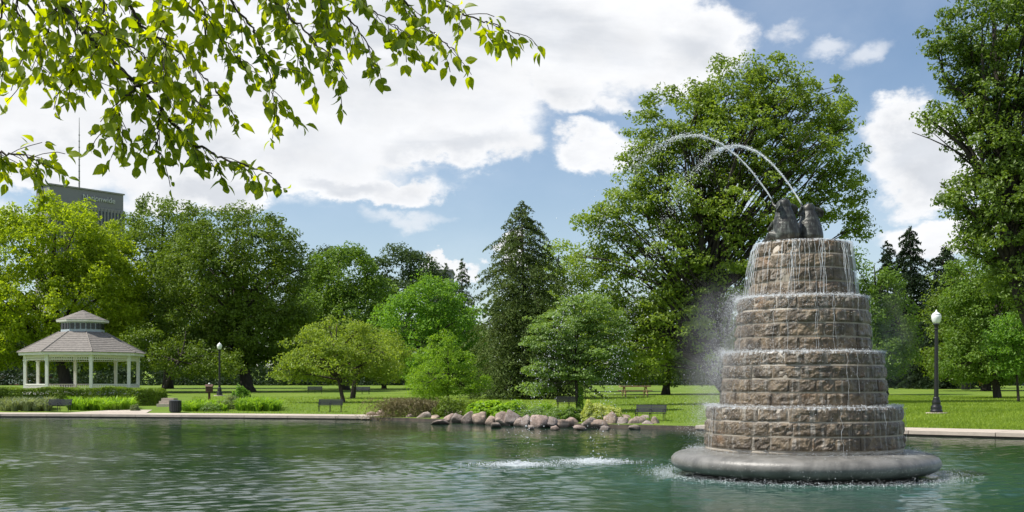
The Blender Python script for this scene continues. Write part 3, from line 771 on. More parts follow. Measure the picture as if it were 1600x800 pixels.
# low bushes along the far edge of the lawn
rng = np.random.default_rng(51); chunks, vals = [], []
for i in range(1000):
    x = rng.uniform(-120, 95); y = 150+rng.uniform(-3, 5)+abs(x)*0.02
    z = 1.2+2.4*rng.random()*(0.8+0.3*math.sin(x*0.35))
    k = 36; o = norm(rng.normal(size=(k, 3))); q = np.array([x, y, z])+o*rng.uniform(0.3, 1, (k, 1))*np.array([1.1, 1.0, 0.8])
    chunks.append(leaf_quads(rng, q, 0.42, o, 0.5)); vals.append(np.clip(rng.normal(0.4, 0.25, k), 0, 1))
wv = np.concatenate(chunks); me = np_mesh('undergrowth', wv, np.arange(len(wv)), 4, False, np.concatenate(vals))
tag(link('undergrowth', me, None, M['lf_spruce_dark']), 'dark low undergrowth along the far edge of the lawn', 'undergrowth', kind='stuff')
# far-off wood behind the lawn reads as one mass
rng = np.random.default_rng(50); chunks, vals = [], []
for i in range(2500):
    x = rng.uniform(-150, 165); y = 205+rng.uniform(-14, 22)
    top = 15+2.5*math.sin(x*0.09)+2*math.sin(x*0.23+1); z = 0.2+top*rng.random()**1.15
    k = 34; o = norm(rng.normal(size=(k, 3)))
    q = np.array([x, y, z])+o*rng.uniform(0.4, 1, (k, 1))*np.array([2.3, 2.0, 1.6])
    chunks.append(leaf_quads(rng, q, 1.0, o, 0.5, aspect=0.75)); vals.append(np.clip(rng.normal(0.45, 0.25, k), 0, 1))
wv = np.concatenate(chunks); me = np_mesh('far_wood', wv, np.arange(len(wv)), 4, False, np.concatenate(vals))
tag(link('far_wood', me, None, M['lf_far']), 'dark mass of far trees closing the view behind the lawn', 'woodland', kind='stuff')

# ------------------------------------------------------------------ far tower with mast
def tower():
    Y = 480; c0 = P(77, 286, Y); rx = P(194, 303, Y)
    root = tag(empty('office_tower', (c0.x, Y, 0.5)), 'grey concrete office tower top behind the yellow-green tree, with roof sign', 'office building')
    H = c0.z-0.5
    # right face recedes from the near corner to the far corner; left face recedes the other way
    A = Vector((0, 0, 0)); Yb = Y*(HOR-286)/(HOR-303); Bp = P(194, 303, Yb); B = Vector((Bp.x-c0.x, Yb-Y, 0))
    ln = B.length; u = B.normalized(); n = Vector((-u.y, u.x, 0))
    if n.x > 0: n = -n
    wid = (P(50, 288, Y*1.008).x-c0.x)/n.x if abs(n.x) > 1e-3 else -20
    wid = abs(wid)
    C = n*wid
    def prism(name, mat, o0, o1, z0, z1, par=root, inset=0.0):
        pts = [A+u*inset+n*inset, B-u*inset+n*inset, B+C-u*inset-n*inset, C+u*inset-n*inset]
        mb = MB(); mb.v = [(p.x, p.y, z0) for p in pts]+[(p.x, p.y, z1) for p in pts]
        mb.f = [(0,3,2,1),(4,5,6,7),(0,1,5,4),(1,2,6,5),(2,3,7,6),(3,0,4,7)]
        return mb.build(name, mat, par)
    body = prism('wall', M['tower'], 0, 0, 0, H-7.5)
    prism('sign_band', M['tower_band'], 0, 0, H-7.4, H-0.7, root, 0.25)
    prism('parapet', M['tower'], 0, 0, H-0.6, H, root, -0.25)
    # vertical ribs and window strips on both faces
    nb = 22
    for k in range(nb+1):
        p = u*(ln*k/nb)-n*0.35
        mb = MB(); q = [p-u*0.35, p+u*0.35, p+u*0.35+n*0.3, p-u*0.35+n*0.3]
        mb.v = [(a.x, a.y, 5) for a in q]+[(a.x, a.y, H-7.9) for a in q]
        mb.f = [(0,3,2,1),(4,5,6,7),(0,1,5,4),(1,2,6,5),(2,3,7,6),(3,0,4,7)]
        mb.build('rib', M['tower_rib'], root)
    for k in range(nb):
        p = u*(ln*(k+0.5)/nb)-n*0.06; hw = ln/nb/2-0.45
        mb = MB(); q = [p-u*hw, p+u*hw, p+u*hw+n*0.1, p-u*hw+n*0.1]
        mb.v = [(a.x, a.y, 5) for a in q]+[(a.x, a.y, H-9) for a in q]
        mb.f = [(0,3,2,1),(4,5,6,7),(0,1,5,4),(1,2,6,5),(2,3,7,6),(3,0,4,7)]
        mb.build('window', M['dark_glass'], root)
    # roof sign lettering
    cu = bpy.data.curves.new('sign_text', 'FONT'); cu.body = 'Nationwide'; cu.size = 3.3; cu.extrude = 0.15; cu.align_x = 'RIGHT'
    to = bpy.data.objects.new('tmp', cu); COL.objects.link(to)
    bpy.context.view_layer.update()
    me = bpy.data.meshes.new_from_object(to.evaluated_get(bpy.context.evaluated_depsgraph_get())); bpy.data.objects.remove(to)
    me.name = 'lettering'
    t = link('lettering', me, root, M['sign_white']); 
    ex = u; ez = Vector((0, 0, 1)); ey = ex.cross(ez)
    from mathutils import Matrix
    # text local x -> along face, local y -> up
    R = Matrix((ex, ez, ex.cross(ez))).transposed().to_4x4()
    tx = ln*0.87; pos = u*tx-n*0.30; R.translation = Vector((pos.x, pos.y, H-4.9))
    t.matrix_local = R
    m = P(121, 292, Y+8); top = P(121, 190, Y+8)
    x = m.x-c0.x
    mb = MB(); base = H-0.5
    mb.tube([(x, 10, base), (x, 10, base+(top.z-m.z)*0.6), (x, 10, base+(top.z-m.z)+2.5)], [0.34, 0.24, 0.10], 6)
    mast = mb.build('mast', M['tower_rib'], root)
    rb = MB()
    for k in range(9): rb.lathe([(0.4, base+2+k*2.6), (0.4, base+2.25+k*2.6)], 6, x, 10)
    rb.build('mast_collar', M['tower_band'], mast)
tower()
def block(name, label, px0, px1, pytop, Y, mat, cat, nwin, gap):
    a = P(px0, pytop, Y); b = P(px1, pytop, Y); g = 0.5
    root = tag(empty(name, ((a.x+b.x)/2, Y, g)), label, cat); hw = (b.x-a.x)/2; H = a.z-g
    MB().box(-hw, hw, 0, 12, 0, H).build('wall', mat, root)
    MB().box(-hw-0.3, hw+0.3, -0.3, 12.3, H+0.003, H+0.5).build('roof', M['tower_rib'], root)
    z = H-2.2
    while z > 1.0:
        for k in range(nwin):
            x = -hw+(k+0.5)*2*hw/nwin; ww = hw/nwin*0.55
            w_ = MB().box(x-ww, x+ww, -0.06, 0.05, z, z+1.3).build('window', M['dark_glass'], root)
            MB().box(x-ww-0.1, x+ww+0.1, -0.14, -0.061, z-0.14, z-0.02).build('sill', M['white_paint'], w_)
        z -= gap
block('grey_building', 'pale grey flat-roofed building glimpsed between far tree tops', 664, 706, 424, 300, M['tower_rib'], 'building', 5, 3.6)
block('brick_building', 'low red brick building glimpsed under the trees left of the gazebo', -30, 62, 588, 190, M['brick'], 'building', 4, 3.2)

# ------------------------------------------------------------------ gazebo
def gazebo():
    Y = 85.0; cx = (129.5-800)/F*Y; g = gz(cx, Y)
    root = tag(empty('gazebo', (cx, Y, g)), 'white octagonal gazebo with brown shingled two-tier roof and cupola', 'gazebo')
    th0 = math.radians(28.6); R = 3.98; Re = 4.42
    zf = 0.04; zeave = P(0, 552, Y).z-g; zc0 = P(0, 519.5, Y).z-g; zc1 = P(0, 503, Y).z-g; zap = P(0, 485, Y).z-g
    MB().lathe([(R+0.35, -0.3), (R+0.35, zf)], 8, a0=th0).build('floor', M['concrete'], root)
    corner = lambda k, r, z: Vector((r*math.cos(th0+k*math.pi/4), r*math.sin(th0+k*math.pi/4), z))
    for k in range(8):
        p = corner(k, R, 0)
        col = MB().box(p.x-0.10, p.x+0.10, p.y-0.10, p.y+0.10, zf, zeave-0.02).build('post', M['white_paint'], root)
        MB().box(p.x-0.15, p.x+0.15, p.y-0.15, p.y+0.15, zf+0.003, zf+0.28).box(p.x-0.14, p.x+0.14, p.y-0.14, p.y+0.14, zeave-0.62, zeave-0.54).build('post_base', M['white_paint'], col)
        a, b = corner(k, R, 0), corner(k+1, R, 0); d = (b-a).normalized(); L = (b-a).length
        rot = math.atan2(d.y, d.x); mid = (a+b)/2
        # frieze
        fz = MB(); fz.box(-L/2+0.11, L/2-0.11, -0.035, 0.035, zeave-0.14, zeave-0.03); fz.box(-L/2+0.11, L/2-0.11, -0.03, 0.03, zeave-0.56, zeave-0.51)
        nsp = 16
        for j in range(nsp+1):
            x = -L/2+0.16+(L-0.32)*j/nsp; fz.box(x-0.02, x+0.02, -0.015, 0.015, zeave-0.51, zeave-0.14)
        for j in range(nsp):
            x = -L/2+0.16+(L-0.32)*(j+0.5)/nsp; fz.box(x-0.05, x+0.05, -0.012, 0.012, zeave-0.38, zeave-0.30)
        o = fz.build('frieze', M['white_paint'], root); o.location = mid; o.rotation_euler.z = rot
        if k not in (5,):
            rl = MB(); rl.box(-L/2+0.11, L/2-0.11, -0.04, 0.04, zf+0.80, zf+0.87); rl.box(-L/2+0.11, L/2-0.11, -0.03, 0.03, zf+0.10, zf+0.15)
            o = rl.build('railing', M['white_paint'], root); o.location = mid; o.rotation_euler.z = rot
            for j in range(20):
                x = -L/2+0.2+(L-0.4)*j/19
                if j == 0: bal = bpy.data.meshes.new('baluster'); t_ = MB().box(-0.02, 0.02, -0.02, 0.02, zf+0.152, zf+0.798); bal.from_pydata(t_.v, [], t_.f); bal.materials.append(M['white_paint']); bal.update()
                q = link('baluster', bal, o); q.location = (x, 0, 0)
        # fascia
        a2, b2 = corner(k, Re, 0), corner(k+1, Re, 0); L2 = (b2-a2).length; m2 = (a2+b2)/2
        o = MB().box(-L2/2, L2/2, -0.02, 0.03, zeave-0.20, zeave+0.02).build('fascia', M['white_paint'], root); o.location = m2; o.rotation_euler.z = rot
        # roof courses of shingles: overlapping strips, each its own step
        rc = MB(); rci = (164-98)/2/F*Y*0.98+0.1
        NCs = 11
        for j in range(NCs):
            t0, t1 = j/NCs, (j+1)/NCs
            r0 = Re+0.12-(Re+0.12-rci)*t0; r1 = Re+0.12-(Re+0.12-rci)*t1
            z0 = zeave+(zc0-zeave)*t0; z1 = zeave+(zc0-zeave)*t1
            q = [corner(k, r0+0.02, z0+0.03), corner(k+1, r0+0.02, z0+0.03), corner(k+1, r1, z1+0.01), corner(k, r1, z1+0.01),
                 corner(k, r0+0.02, z0-0.01), corner(k+1, r0+0.02, z0-0.01)]
            bb = len(rc.v); rc.v += [tuple(v) for v in q]; rc.f += [(bb, bb+1, bb+2, bb+3), (bb+4, bb+5, bb+1, bb)]
        rc.build('roof', M['shingle'], root)
        ri = MB().tube([tuple(corner(k, Re+0.12, zeave+0.04)), tuple(corner(k, rci, zc0+0.03))], 0.045, 5); ri.build('ridge', M['shingle'], root)
    MB().lathe([(Re-0.05, zeave-0.19), (0.3, zeave-0.13)], 8, a0=th0).build('ceiling', M['white_paint'], root)
    # cupola
    rw = (164-98)/2/F*Y*0.98
    cup = MB().lathe([(rw, zc0-0.1), (rw, zc0+0.18), (rw*0.965, zc0+0.181), (rw*0.965, zc1-0.12), (rw, zc1-0.119), (rw, zc1+0.02)], 8, a0=th0).build('cupola', M['bluish_shade_paint'], root)
    for k in range(8):
        a, b = corner(k, rw*0.99, 0), corner(k+1, rw*0.99, 0); d = (b-a).normalized(); L = (b-a).length
        n = Vector((d.y, -d.x, 0)); rot = math.atan2(d.y, d.x)
        for j in range(3):
            p = a+d*L*(j+0.5)/3+n*0.005
            o = MB().box(-L/6+0.06, L/6-0.06, -0.03, 0.03, zc0+0.22, zc1-0.15).build('louvre_window', M['dark_glass'], cup); o.location = p; o.rotation_euler.z = rot
            for e in (-1, 1):
                pass
    re2 = 76/2/F*Y+0.05
    tr = MB(); prof = []
    for j in range(6):
        t0 = j/6; t1 = (j+1)/6
        r0 = re2*(1-t0); r1 = re2*(1-t1); z0 = zc1+0.1+(zap-zc1-0.1)*t0; z1 = zc1+0.1+(zap-zc1-0.1)*t1
        prof += [(r0+0.02, z0-0.01), (r0+0.02, z0+0.03), (max(r1, 0.02), z1+0.01)]
    tr.lathe(prof, 8, a0=th0); tr.build('cupola_roof', M['shingle'], root)
    MB().lathe([(re2-0.02, zc1-0.05), (re2+0.02, zc1+0.085)], 8, a0=th0).build('cupola_fascia', M['white_paint'], root)
gazebo()

# ------------------------------------------------------------------ lamp posts
def lamp(label, px, Y, H):
    x = (px-800)/F*Y; root = tag(empty('lamp_post', (x, Y, gz(x, Y))), label, 'lamp post', 'acorn lamp posts around the pond')
    k = H/4.05
    MB().lathe([(0.42, -0.05), (0.42, 0.04), (0.40, 0.05)], 20).build('footing', M['concrete'], root)
    MB().lathe([(0.235*k, 0.051), (0.235*k, 0.13), (0.20*k, 0.16), (0.215*k, 0.22), (0.20*k, 0.30), (0.15*k, 0.36), (0.165*k, 0.40), (0.155*k, 0.50), (0.12*k, 0.58), (0.13*k, 0.62), (0.10*k, 0.66)], 16).build('base', M['black_iron'], root, True)
    fl = MB(); n = 16; prof = [(0.088*k, 0.661), (0.080*k, 1.6), (0.066*k, H-0.78), (0.095*k, H-0.76), (0.095*k, H-0.72), (0.07*k, H-0.70), (0.085*k, H-0.60), (0.125*k, H-0.57), (0.125*k, H-0.53)]
    fl.lathe(prof, n); fl.build('pole', M['black_iron'], root)
    gl = MB().lathe([(0.11*k, H-0.529), (0.15*k, H-0.45), (0.185*k, H-0.33), (0.19*k, H-0.24), (0.175*k, H-0.19)], 18).build('globe', M['lamp_glass'], root, True)
    MB().lathe([(0.18*k, H-0.189), (0.15*k, H-0.14), (0.07*k, H-0.08), (0.03*k, H-0.05), (0.035*k, H-0.03), (0.01, H+0.02)], 18).build('cap', M['lamp_glass'], gl, True)
lamp('black acorn lamp post standing on the open lawn right of the fountain', 1463, 44.5, 4.05)
lamp('far small black acorn lamp post before the broad dark tree', 343, 85, 4.0)

# ------------------------------------------------------------------ benches, table, bin, sign post, cars
def make_bench(mat):
    root = empty('park_bench', (0, 0, 0)); W2 = 0.9
    leg = bpy.data.meshes.new('bench_frame'); t_ = MB()
    t_.tube([(0, -0.28, 0), (0, -0.24, 0.22), (0, -0.26, 0.43)], 0.022, 6); t_.tube([(0, 0.26, 0), (0, 0.20, 0.22), (0, 0.20, 0.45), (0, 0.33, 0.92)], 0.022, 6)
    t_.tube([(0, -0.26, 0.41), (0, 0.0, 0.40), (0, 0.20, 0.41)], 0.02, 6); t_.tube([(0, -0.27, 0.42), (0, -0.29, 0.64), (0, -0.05, 0.67), (0, 0.26, 0.66)], 0.02, 6)
    leg.from_pydata(t_.v, [], t_.f); leg.materials.append(M['black_iron']); leg.update()
    for sx in (-0.82, 0, 0.82):
        link('side_frame', leg, root).location = (sx, 0, 0)
    sm = bpy.data.meshes.new('seat_slat'); t_ = MB().box(-W2, W2, -0.038, 0.038, -0.014, 0.014); sm.from_pydata(t_.v, [], t_.f); sm.materials.append(mat); sm.update()
    for k in range(5): link('seat_slat', sm, root).location = (0, -0.24+k*0.105, 0.445-0.004*k)
    for k in range(5):
        o = link('back_slat', sm, root); o.location = (0, 0.205+k*0.028, 0.53+k*0.088); o.rotation_euler.x = math.radians(72)
    return root
b0 = make_bench(M['bench_black'])
bench_spots = [
 ('black slatted bench at the pond edge in front of the gazebo hedge', 92, 57.6, 0.0),
 ('black slatted bench under the crabapple facing the pond', 516, 55.5, 0.0),
 ('far bench turned away on the lawn left of the crabapple trunks', 492, 92, 0.15),
 ('far bench on the lawn right behind the crabapple trunks', 566, 90, -0.1),
 ('black bench beside the last shore rocks left of the fountain', 1016, 43.6, -0.35),
 ('low dark bench in the shade behind the dogwood bed', 889, 54.5, 0.1)]
for i, (lab, px, Y, rz) in enumerate(bench_spots):
    o = b0 if i == 0 else copy_tree(b0)
    x = (px-800)/F*Y; o.location = (x, Y, gz(x, Y)+(0.02 if i < 2 else 0)); o.rotation_euler = (0, 0, rz)
    o.scale = (0.66, 0.66, 0.66)
    tag(o, lab, 'bench', 'park benches around the pond')

def picnic():
    Y = 78; x = (992-800)/F*Y; root = tag(empty('picnic_table', (x, Y, gz(x, Y)), 0.08), 'tan wooden picnic table on the lawn behind the dogwood', 'picnic table')
    for k in range(5): MB().box(-1.05, 1.05, -0.36+k*0.146, -0.36+k*0.146+0.135, 0.68, 0.77).build('top_plank', M['wood_tan'], root)
    for s in (-1, 1):
        for k in range(2): MB().box(-1.05, 1.05, s*0.70-0.14+k*0.145, s*0.70-0.14+k*0.145+0.135, 0.39, 0.46).build('seat_plank', M['wood_tan'], root)
    for sx in (-0.75, 0.75):
        f = MB(); f.tube([(sx, -0.65, 0.0), (sx, -0.2, 0.68)], 0.045, 4); f.tube([(sx, 0.65, 0.0), (sx, 0.2, 0.68)], 0.045, 4); f.box(sx-0.035, sx+0.035, -0.8, 0.8, 0.30, 0.388)
        f.build('leg_frame', M['wood_tan'], root)
picnic()
def bin_(label, px, Y, h=1.0, r=0.36, mat=None):
    x = (px-800)/F*Y; root = tag(empty('litter_bin', (x, Y, gz(x, Y)+0.02)), label, 'litter bin'); mat = mat or M['bench_black']
    MB().lathe([(r*0.86, 0.0), (r*0.86, h*0.9)], 16).build('liner', M['black_iron'], root)
    for k in range(20):
        a = 2*math.pi*k/20; o = MB().box(-0.035, 0.035, -0.012, 0.012, 0.05, h*0.88).build('slat', mat, root)
        o.location = (r*math.cos(a)*0.95, r*math.sin(a)*0.95, 0); o.rotation_euler.z = a+math.pi/2
    MB().lathe([(r*1.04, h*0.9), (r*1.04, h*0.95), (r*0.7, h*1.0), (r*0.62, h*1.0)], 20).build('rim', mat, root)
bin_('dark slatted litter bin at the pond edge beside the daylilies', 274, 56.2, 0.60, 0.30, M['bench_black'])
bin_('small black litter bin far out on the right lawn under the trees', 1509, 98, 0.95, 0.42)
def post_box():
    Y = 66; x = (327-800)/F*Y; root = tag(empty('information_post', (x, Y, gz(x, Y))), 'small red-brown post with boxed head in the daylily bed', 'post')
    MB().box(-0.055, 0.055, -0.055, 0.055, 0, 0.62).build('post', M['red_brown'], root)
    MB().box(-0.18, 0.18, -0.14, 0.14, 0.621, 0.95).build('box_head', M['red_brown'], root)
    t_ = MB(); t_.v = [(-0.22, -0.18, 0.953), (0.22, -0.18, 0.953), (0.22, 0.18, 0.953), (-0.22, 0.18, 0.953), (-0.22, 0, 1.08), (0.22, 0, 1.08)]
    t_.f = [(0,3,2,1),(0,1,5,4),(2,3,4,5),(1,2,5),(3,0,4)]; t_.build('roof', M['red_brown'], root)
    MB().lathe([(0.05, 1.081), (0.06, 1.12), (0.03, 1.16)], 8).build('finial', M['lamp_glass'], root)
post_box()
def car(label, px, Y, col, rz):
    x = (px-800)/F*Y; root = tag(empty('parked_car', (x, Y, gz(x, Y)), rz), label, 'car', 'cars parked beyond the lawn')
    m = pmat('car_paint', col, col, 3, 0.25, coat=0.6)
    o = MB().quadpoly([(-2.2, 0.28), (2.2, 0.28), (2.25, 0.62), (2.0, 0.86), (1.1, 0.95), (0.55, 1.38), (-0.9, 1.42), (-1.65, 0.98), (-2.2, 0.90)], 1.7).build('body', m, root)
    MB().quadpoly([(0.95, 0.97), (0.5, 1.32), (-0.85, 1.35), (-1.45, 0.99)], 1.72).build('window', M['dark_glass'], root)
    for wx in (-1.35, 1.35):
        for wy in (-0.78, 0.78):
            wh = MB().tube([(wx, wy-0.1, 0.32), (wx, wy+0.1, 0.32)], 0.32, 16).build('wheel', M['black_iron'], root)
            MB().tube([(wx, wy-0.11, 0.32), (wx, wy+0.11, 0.32)], 0.18, 10).build('rim', M['tower_rib'], wh)
car('white car parked beyond the lawn just right of the fountain', 1402, 168, (0.75, 0.76, 0.78), 0.05)
car('yellow car parked beyond the right lawn behind the black bin', 1549, 168, (0.62, 0.42, 0.03), -0.05)
car('dark blue-grey car parked farthest right beyond the lawn', 1586, 172, (0.10, 0.12, 0.16), 0.02)
car('silver car glimpsed beyond the hedge left of the gazebo', 24, 165, (0.45, 0.46, 0.48), 0.1)

# ------------------------------------------------------------------ hedge, beds, shrubs
def box_pts(x0, x1, y0, y1, z0, z1, wob=0.12):
    def fn(rng, n):
        f = rng.random(n); q = np.empty((n, 3)); out = np.zeros((n, 3))
        q[:, 0] = rng.uniform(x0, x1, n); q[:, 1] = rng.uniform(y0, y1, n); q[:, 2] = rng.uniform(z0, z1, n)
        top = f < 0.42; fr = (f >= 0.42) & (f < 0.9); sd = f >= 0.9
        q[top, 2] = z1-rng.random(top.sum())**2*0.15; out[top, 2] = 1
        q[fr, 1] = y0+rng.random(fr.sum())**2*0.2; out[fr, 1] = -1
        q[sd, 0] = x1-rng.random(sd.sum())**2*0.2; out[sd, 0] = 1
        r = ((q[:, 0]-x1+0.35).clip(0, 1))**2*2.0; q[:, 2] -= r*(q[:, 2] > (z0+z1)/2)
        q[:, 2] += np.sin(q[:, 0]*1.9)*wob*0.4+np.sin(q[:, 0]*5.3+1)*wob*0.25
        q[:, 1] += np.sin(q[:, 0]*3.1)*wob*0.8
        return q, out
    return fn
hx0, hx1 = (-60-800)/F*64, (251-800)/F*64
hg = gz((100-800)/F*64, 64)
mound('hedge', 'long clipped green hedge in front of the gazebo', 'hedge', box_pts(hx0, hx1, 63, 65.2, hg-0.05, P(0, 606.5, 64).z), 30000, M['lf_hedge'], 0.10, 61, ((hx0+hx1)/2, 64, hg))
MB().box(hx0+0.2, hx1-0.35, 63.35, 65.0, hg-0.1, P(0, 608.5, 64).z-0.28).build('hedge_stems', M['bark_dark'], None)
hs = bpy.data.objects['hedge_stems']; hs.parent = bpy.data.objects['hedge']; hs.matrix_parent_inverse = bpy.data.objects['hedge'].matrix_basis.inverted()

def ell_pts(ells):
    def fn(rng, n):
        qs, os_ = [], []; tot = sum(e[3]*e[5]+e[3]*e[4] for e in ells)
        for (x, y, z, rx, ry, rz) in ells:
            k = int(n*(rx*rz+rx*ry)/tot); d = norm(rng.normal(size=(k, 3))); d[:, 2] = np.abs(d[:, 2]); r = rng.uniform(0.72, 1.03, k)
            lump = 1+0.10*np.sin(d[:, 0]*7+x)+0.09*np.sin(d[:, 1]*9+d[:, 2]*6)
            qs.append(np.array([x, y, z])+d*np.array([rx, ry, rz])*(r*lump)[:, None]); os_.append(d)
        return np.concatenate(qs), np.concatenate(os_)
    return fn
def ell_px(px, Y, wpx, hpx, dz=0.0, ry=None):
    x = (px-800)/F*Y; rx = wpx/2/F*Y; return (x, Y, gz(x, Y)+dz, rx, ry or rx*0.8, 1.3*hpx/F*Y)
def shrub(label, spec, n, mat, leaf, seed, cat='shrub', name='shrub', **kw):
    e = [ell_px(*s) for s in spec]; loc = (e[0][0], e[0][1], gz(e[0][0], e[0][1]))
    return mound(name, label, cat, ell_pts(e), n, mat, leaf, seed, loc, **kw)
# daylily clumps in front of the hedge and right of the bin
def lily_bed(label, px0, px1, Y0, Y1, n, h, seed, mat=None, wid=0.014):
    rng = np.random.default_rng(seed); cl = []
    for _ in range(n):
        px = rng.uniform(px0, px1); Y = rng.uniform(Y0, Y1); x = (px-800)/F*Y
        cl.append((x, Y, 0.5*rng.uniform(0.8, 1.2), h*rng.uniform(0.75, 1.15), 90))
    x = ((px0+px1)/2-800)/F*Y0
    return blades('daylily_bed', label, 'flower bed', cl, mat or M['lf_lily'], (x, Y0, gz(x, Y0)), seed, kind='stuff', wid=wid)
lily_bed('bright green daylily leaves massed behind the black bench, left', 110, 205, 58.6, 61.5, 64, 0.62, 71, wid=0.02)
lily_bed('bright green daylily clump right of the red-brown post', 372, 432, 56.8, 60.5, 44, 0.62, 72, wid=0.02)
lily_bed('daylily leaves between the dark bin and the red-brown post', 286, 352, 57.2, 60.5, 34, 0.5, 73, wid=0.02)
lily_bed('sprawling grey-green herb bed at the far left below the hedge', 0, 78, 58, 61.5, 60, 0.62, 74, M['lf_lav'], 0.018)
shrub('small round grey-green tuft at the right end of the daylilies', [(211, 57.9, 16, 8)], 900, M['lf_lav'], 0.06, 75)
shrub('loose yellow-green bush with upright shoots beside the lamp', [(375, 63, 22, 24), (366, 62.5, 14, 16), (386, 63, 14, 18)], 2200, M['lf_bright'], 0.11, 76)
shrub('grey-green feathery shrub left of the daylily clump', [(362, 59, 30, 17), (345, 58.5, 18, 11)], 1800, M['lf_lav'], 0.08, 77)
shrub('low green tuft of leaves near the pond between bin and post', [(330, 57.2, 44, 10)], 1200, M['lf_dogwood'], 0.07, 78)
# weeping brown-green mound
def weeping():
    rng = np.random.default_rng(80); Y = 49.9; Vs, vals = [], []
    def strand_set(cx, w_, top_py, n):
        for _ in range(n):
            x0 = (cx+rng.normal(0, w_*0.28)-800)/F*Y; y0 = Y+rng.normal(0, 0.35)+0.6; zt = P(0, top_py-3, Y).z*rng.uniform(0.85, 1.12)
            a = rng.uniform(0, 2*math.pi); L = (w_/F*Y)*rng.uniform(0.25, 0.62)
            m = 16; t = np.linspace(0, 1, m); p = np.stack([x0+math.cos(a)*L*t, y0+math.sin(a)*L*0.7*t, zt-(zt-0.05)*t**1.9], 1)
            p += rng.normal(0, 0.02, p.shape); Vs.append(p)
    strand_set(632, 78, 629, 420); strand_set(662, 60, 632, 220); strand_set(610, 50, 637, 160)
    q = np.concatenate(Vs); o = norm(np.stack([q[:, 0]-(635-800)/F*Y, q[:, 1]-Y-0.6, np.full(len(q), 0.4)], 1))
    V = leaf_quads(rng, q, 0.085, o, 0.3, 0.9, 0.3, 0.9); loc = ((635-800)/F*Y, Y, 0.2)
    me = np_mesh('weeping_shrub', V-np.array(loc), np.arange(len(V)), 4, False, np.clip(rng.normal(0.5, 0.3, len(q)), 0, 1))
    ob = link('weeping_shrub', me, None, M['lf_weep']); ob.location = loc
    tag(ob, 'brown-green weeping mound trailing over the shore to the water', 'shrub')
weeping()
shrub('dark green low bush under the feathery young tree', [(705, 49.8, 60, 22), (740, 49.2, 36, 20), (675, 51, 40, 16)], 7000, M['lf_oak'], 0.09, 81)
shrub('big pale leafy hosta-like bank behind the boulders', [(765, 46.2, 62, 22), (795, 45.4, 56, 20), (742, 47.4, 34, 18)], 4200, M['lf_lily'], 0.16, 82, up=1.2, aspect=0.8)
shrub('fine grey-green perennials spreading behind the middle boulders', [(838, 44.8, 60, 16), (868, 44.0, 50, 15), (815, 45.6, 34, 18)], 8000, M['lf_dogwood'], 0.07, 83)
shrub('mid green leafy clump left of the cream variegated bush', [(892, 43.6, 44, 17), (905, 43.6, 28, 16)], 4500, M['lf_maple'], 0.08, 84)
shrub('cream and yellow variegated bush behind the right boulders', [(940, 43.3, 52, 21), (922, 43.3, 30, 24), (958, 42.9, 34, 18)], 7000, M['lf_cream'], 0.075, 85)
shrub('bright leafy groundcover filling the bed above the middle boulders', [(800, 47.5, 80, 20), (850, 46.5, 60, 18), (760, 48.5, 60, 20)], 6500, M['lf_lily'], 0.11, 87)
shrub('ivy wrapped round the foot of the dogwood trunk', [(906, 51, 12, 34)], 700, M['lf_bright'], 0.09, 86)
# bed soil under the shore planting
# lawn grass blades: where they show at a pixel or more
def lawn_blades():
    rng = np.random.default_rng(90); n = 130000
    px = np.where(rng.random(n) < 0.62, rng.uniform(1340, 1610, n), rng.uniform(300, 1120, n)); Y = 33+rng.random(n)**1.4*48
    x = (px-800)/F*Y; q = np.stack([x, Y], 1)
    d = np.full(n, 1e9)
    sub = OA[[i for i in range(NO) if OA[i, 1] > 18]]
    for s in sub: d = np.minimum(d, (x-s[0])**2+(Y-s[1])**2)
    d = np.sqrt(d); outside = Y > np.interp(x, sub[np.argsort(sub[:, 0]), 0], sub[np.argsort(sub[:, 0]), 1])
    ok = outside & (d > 2.05) & (d < 40); x, Y, d = x[ok], Y[ok], d[ok]; n = len(x)
    z = np.interp(d, [k[0] for k in ZK], [k[1] for k in ZK])
    h = rng.uniform(0.04, 0.10, n); a = rng.uniform(0, math.pi, n); wd = 0.012+Y*0.00012
    v = np.empty((n, 3, 3)); v[:, 0] = np.stack([x-np.cos(a)*wd, Y-np.sin(a)*wd, z-0.01], 1); v[:, 1] = np.stack([x+np.cos(a)*wd, Y+np.sin(a)*wd, z-0.01], 1)
    v[:, 2] = np.stack([x+rng.normal(0, 0.03, n), Y+rng.normal(0, 0.03, n), z+h], 1)
    me = np_mesh('lawn_grass', v.reshape(-1, 3), np.arange(n*3), 3, False, rng.random(n))
    tag(link('lawn_grass', me, None, M['blade']), 'short sunlit lawn grass beyond the pond', 'grass', kind='stuff')
lawn_blades()

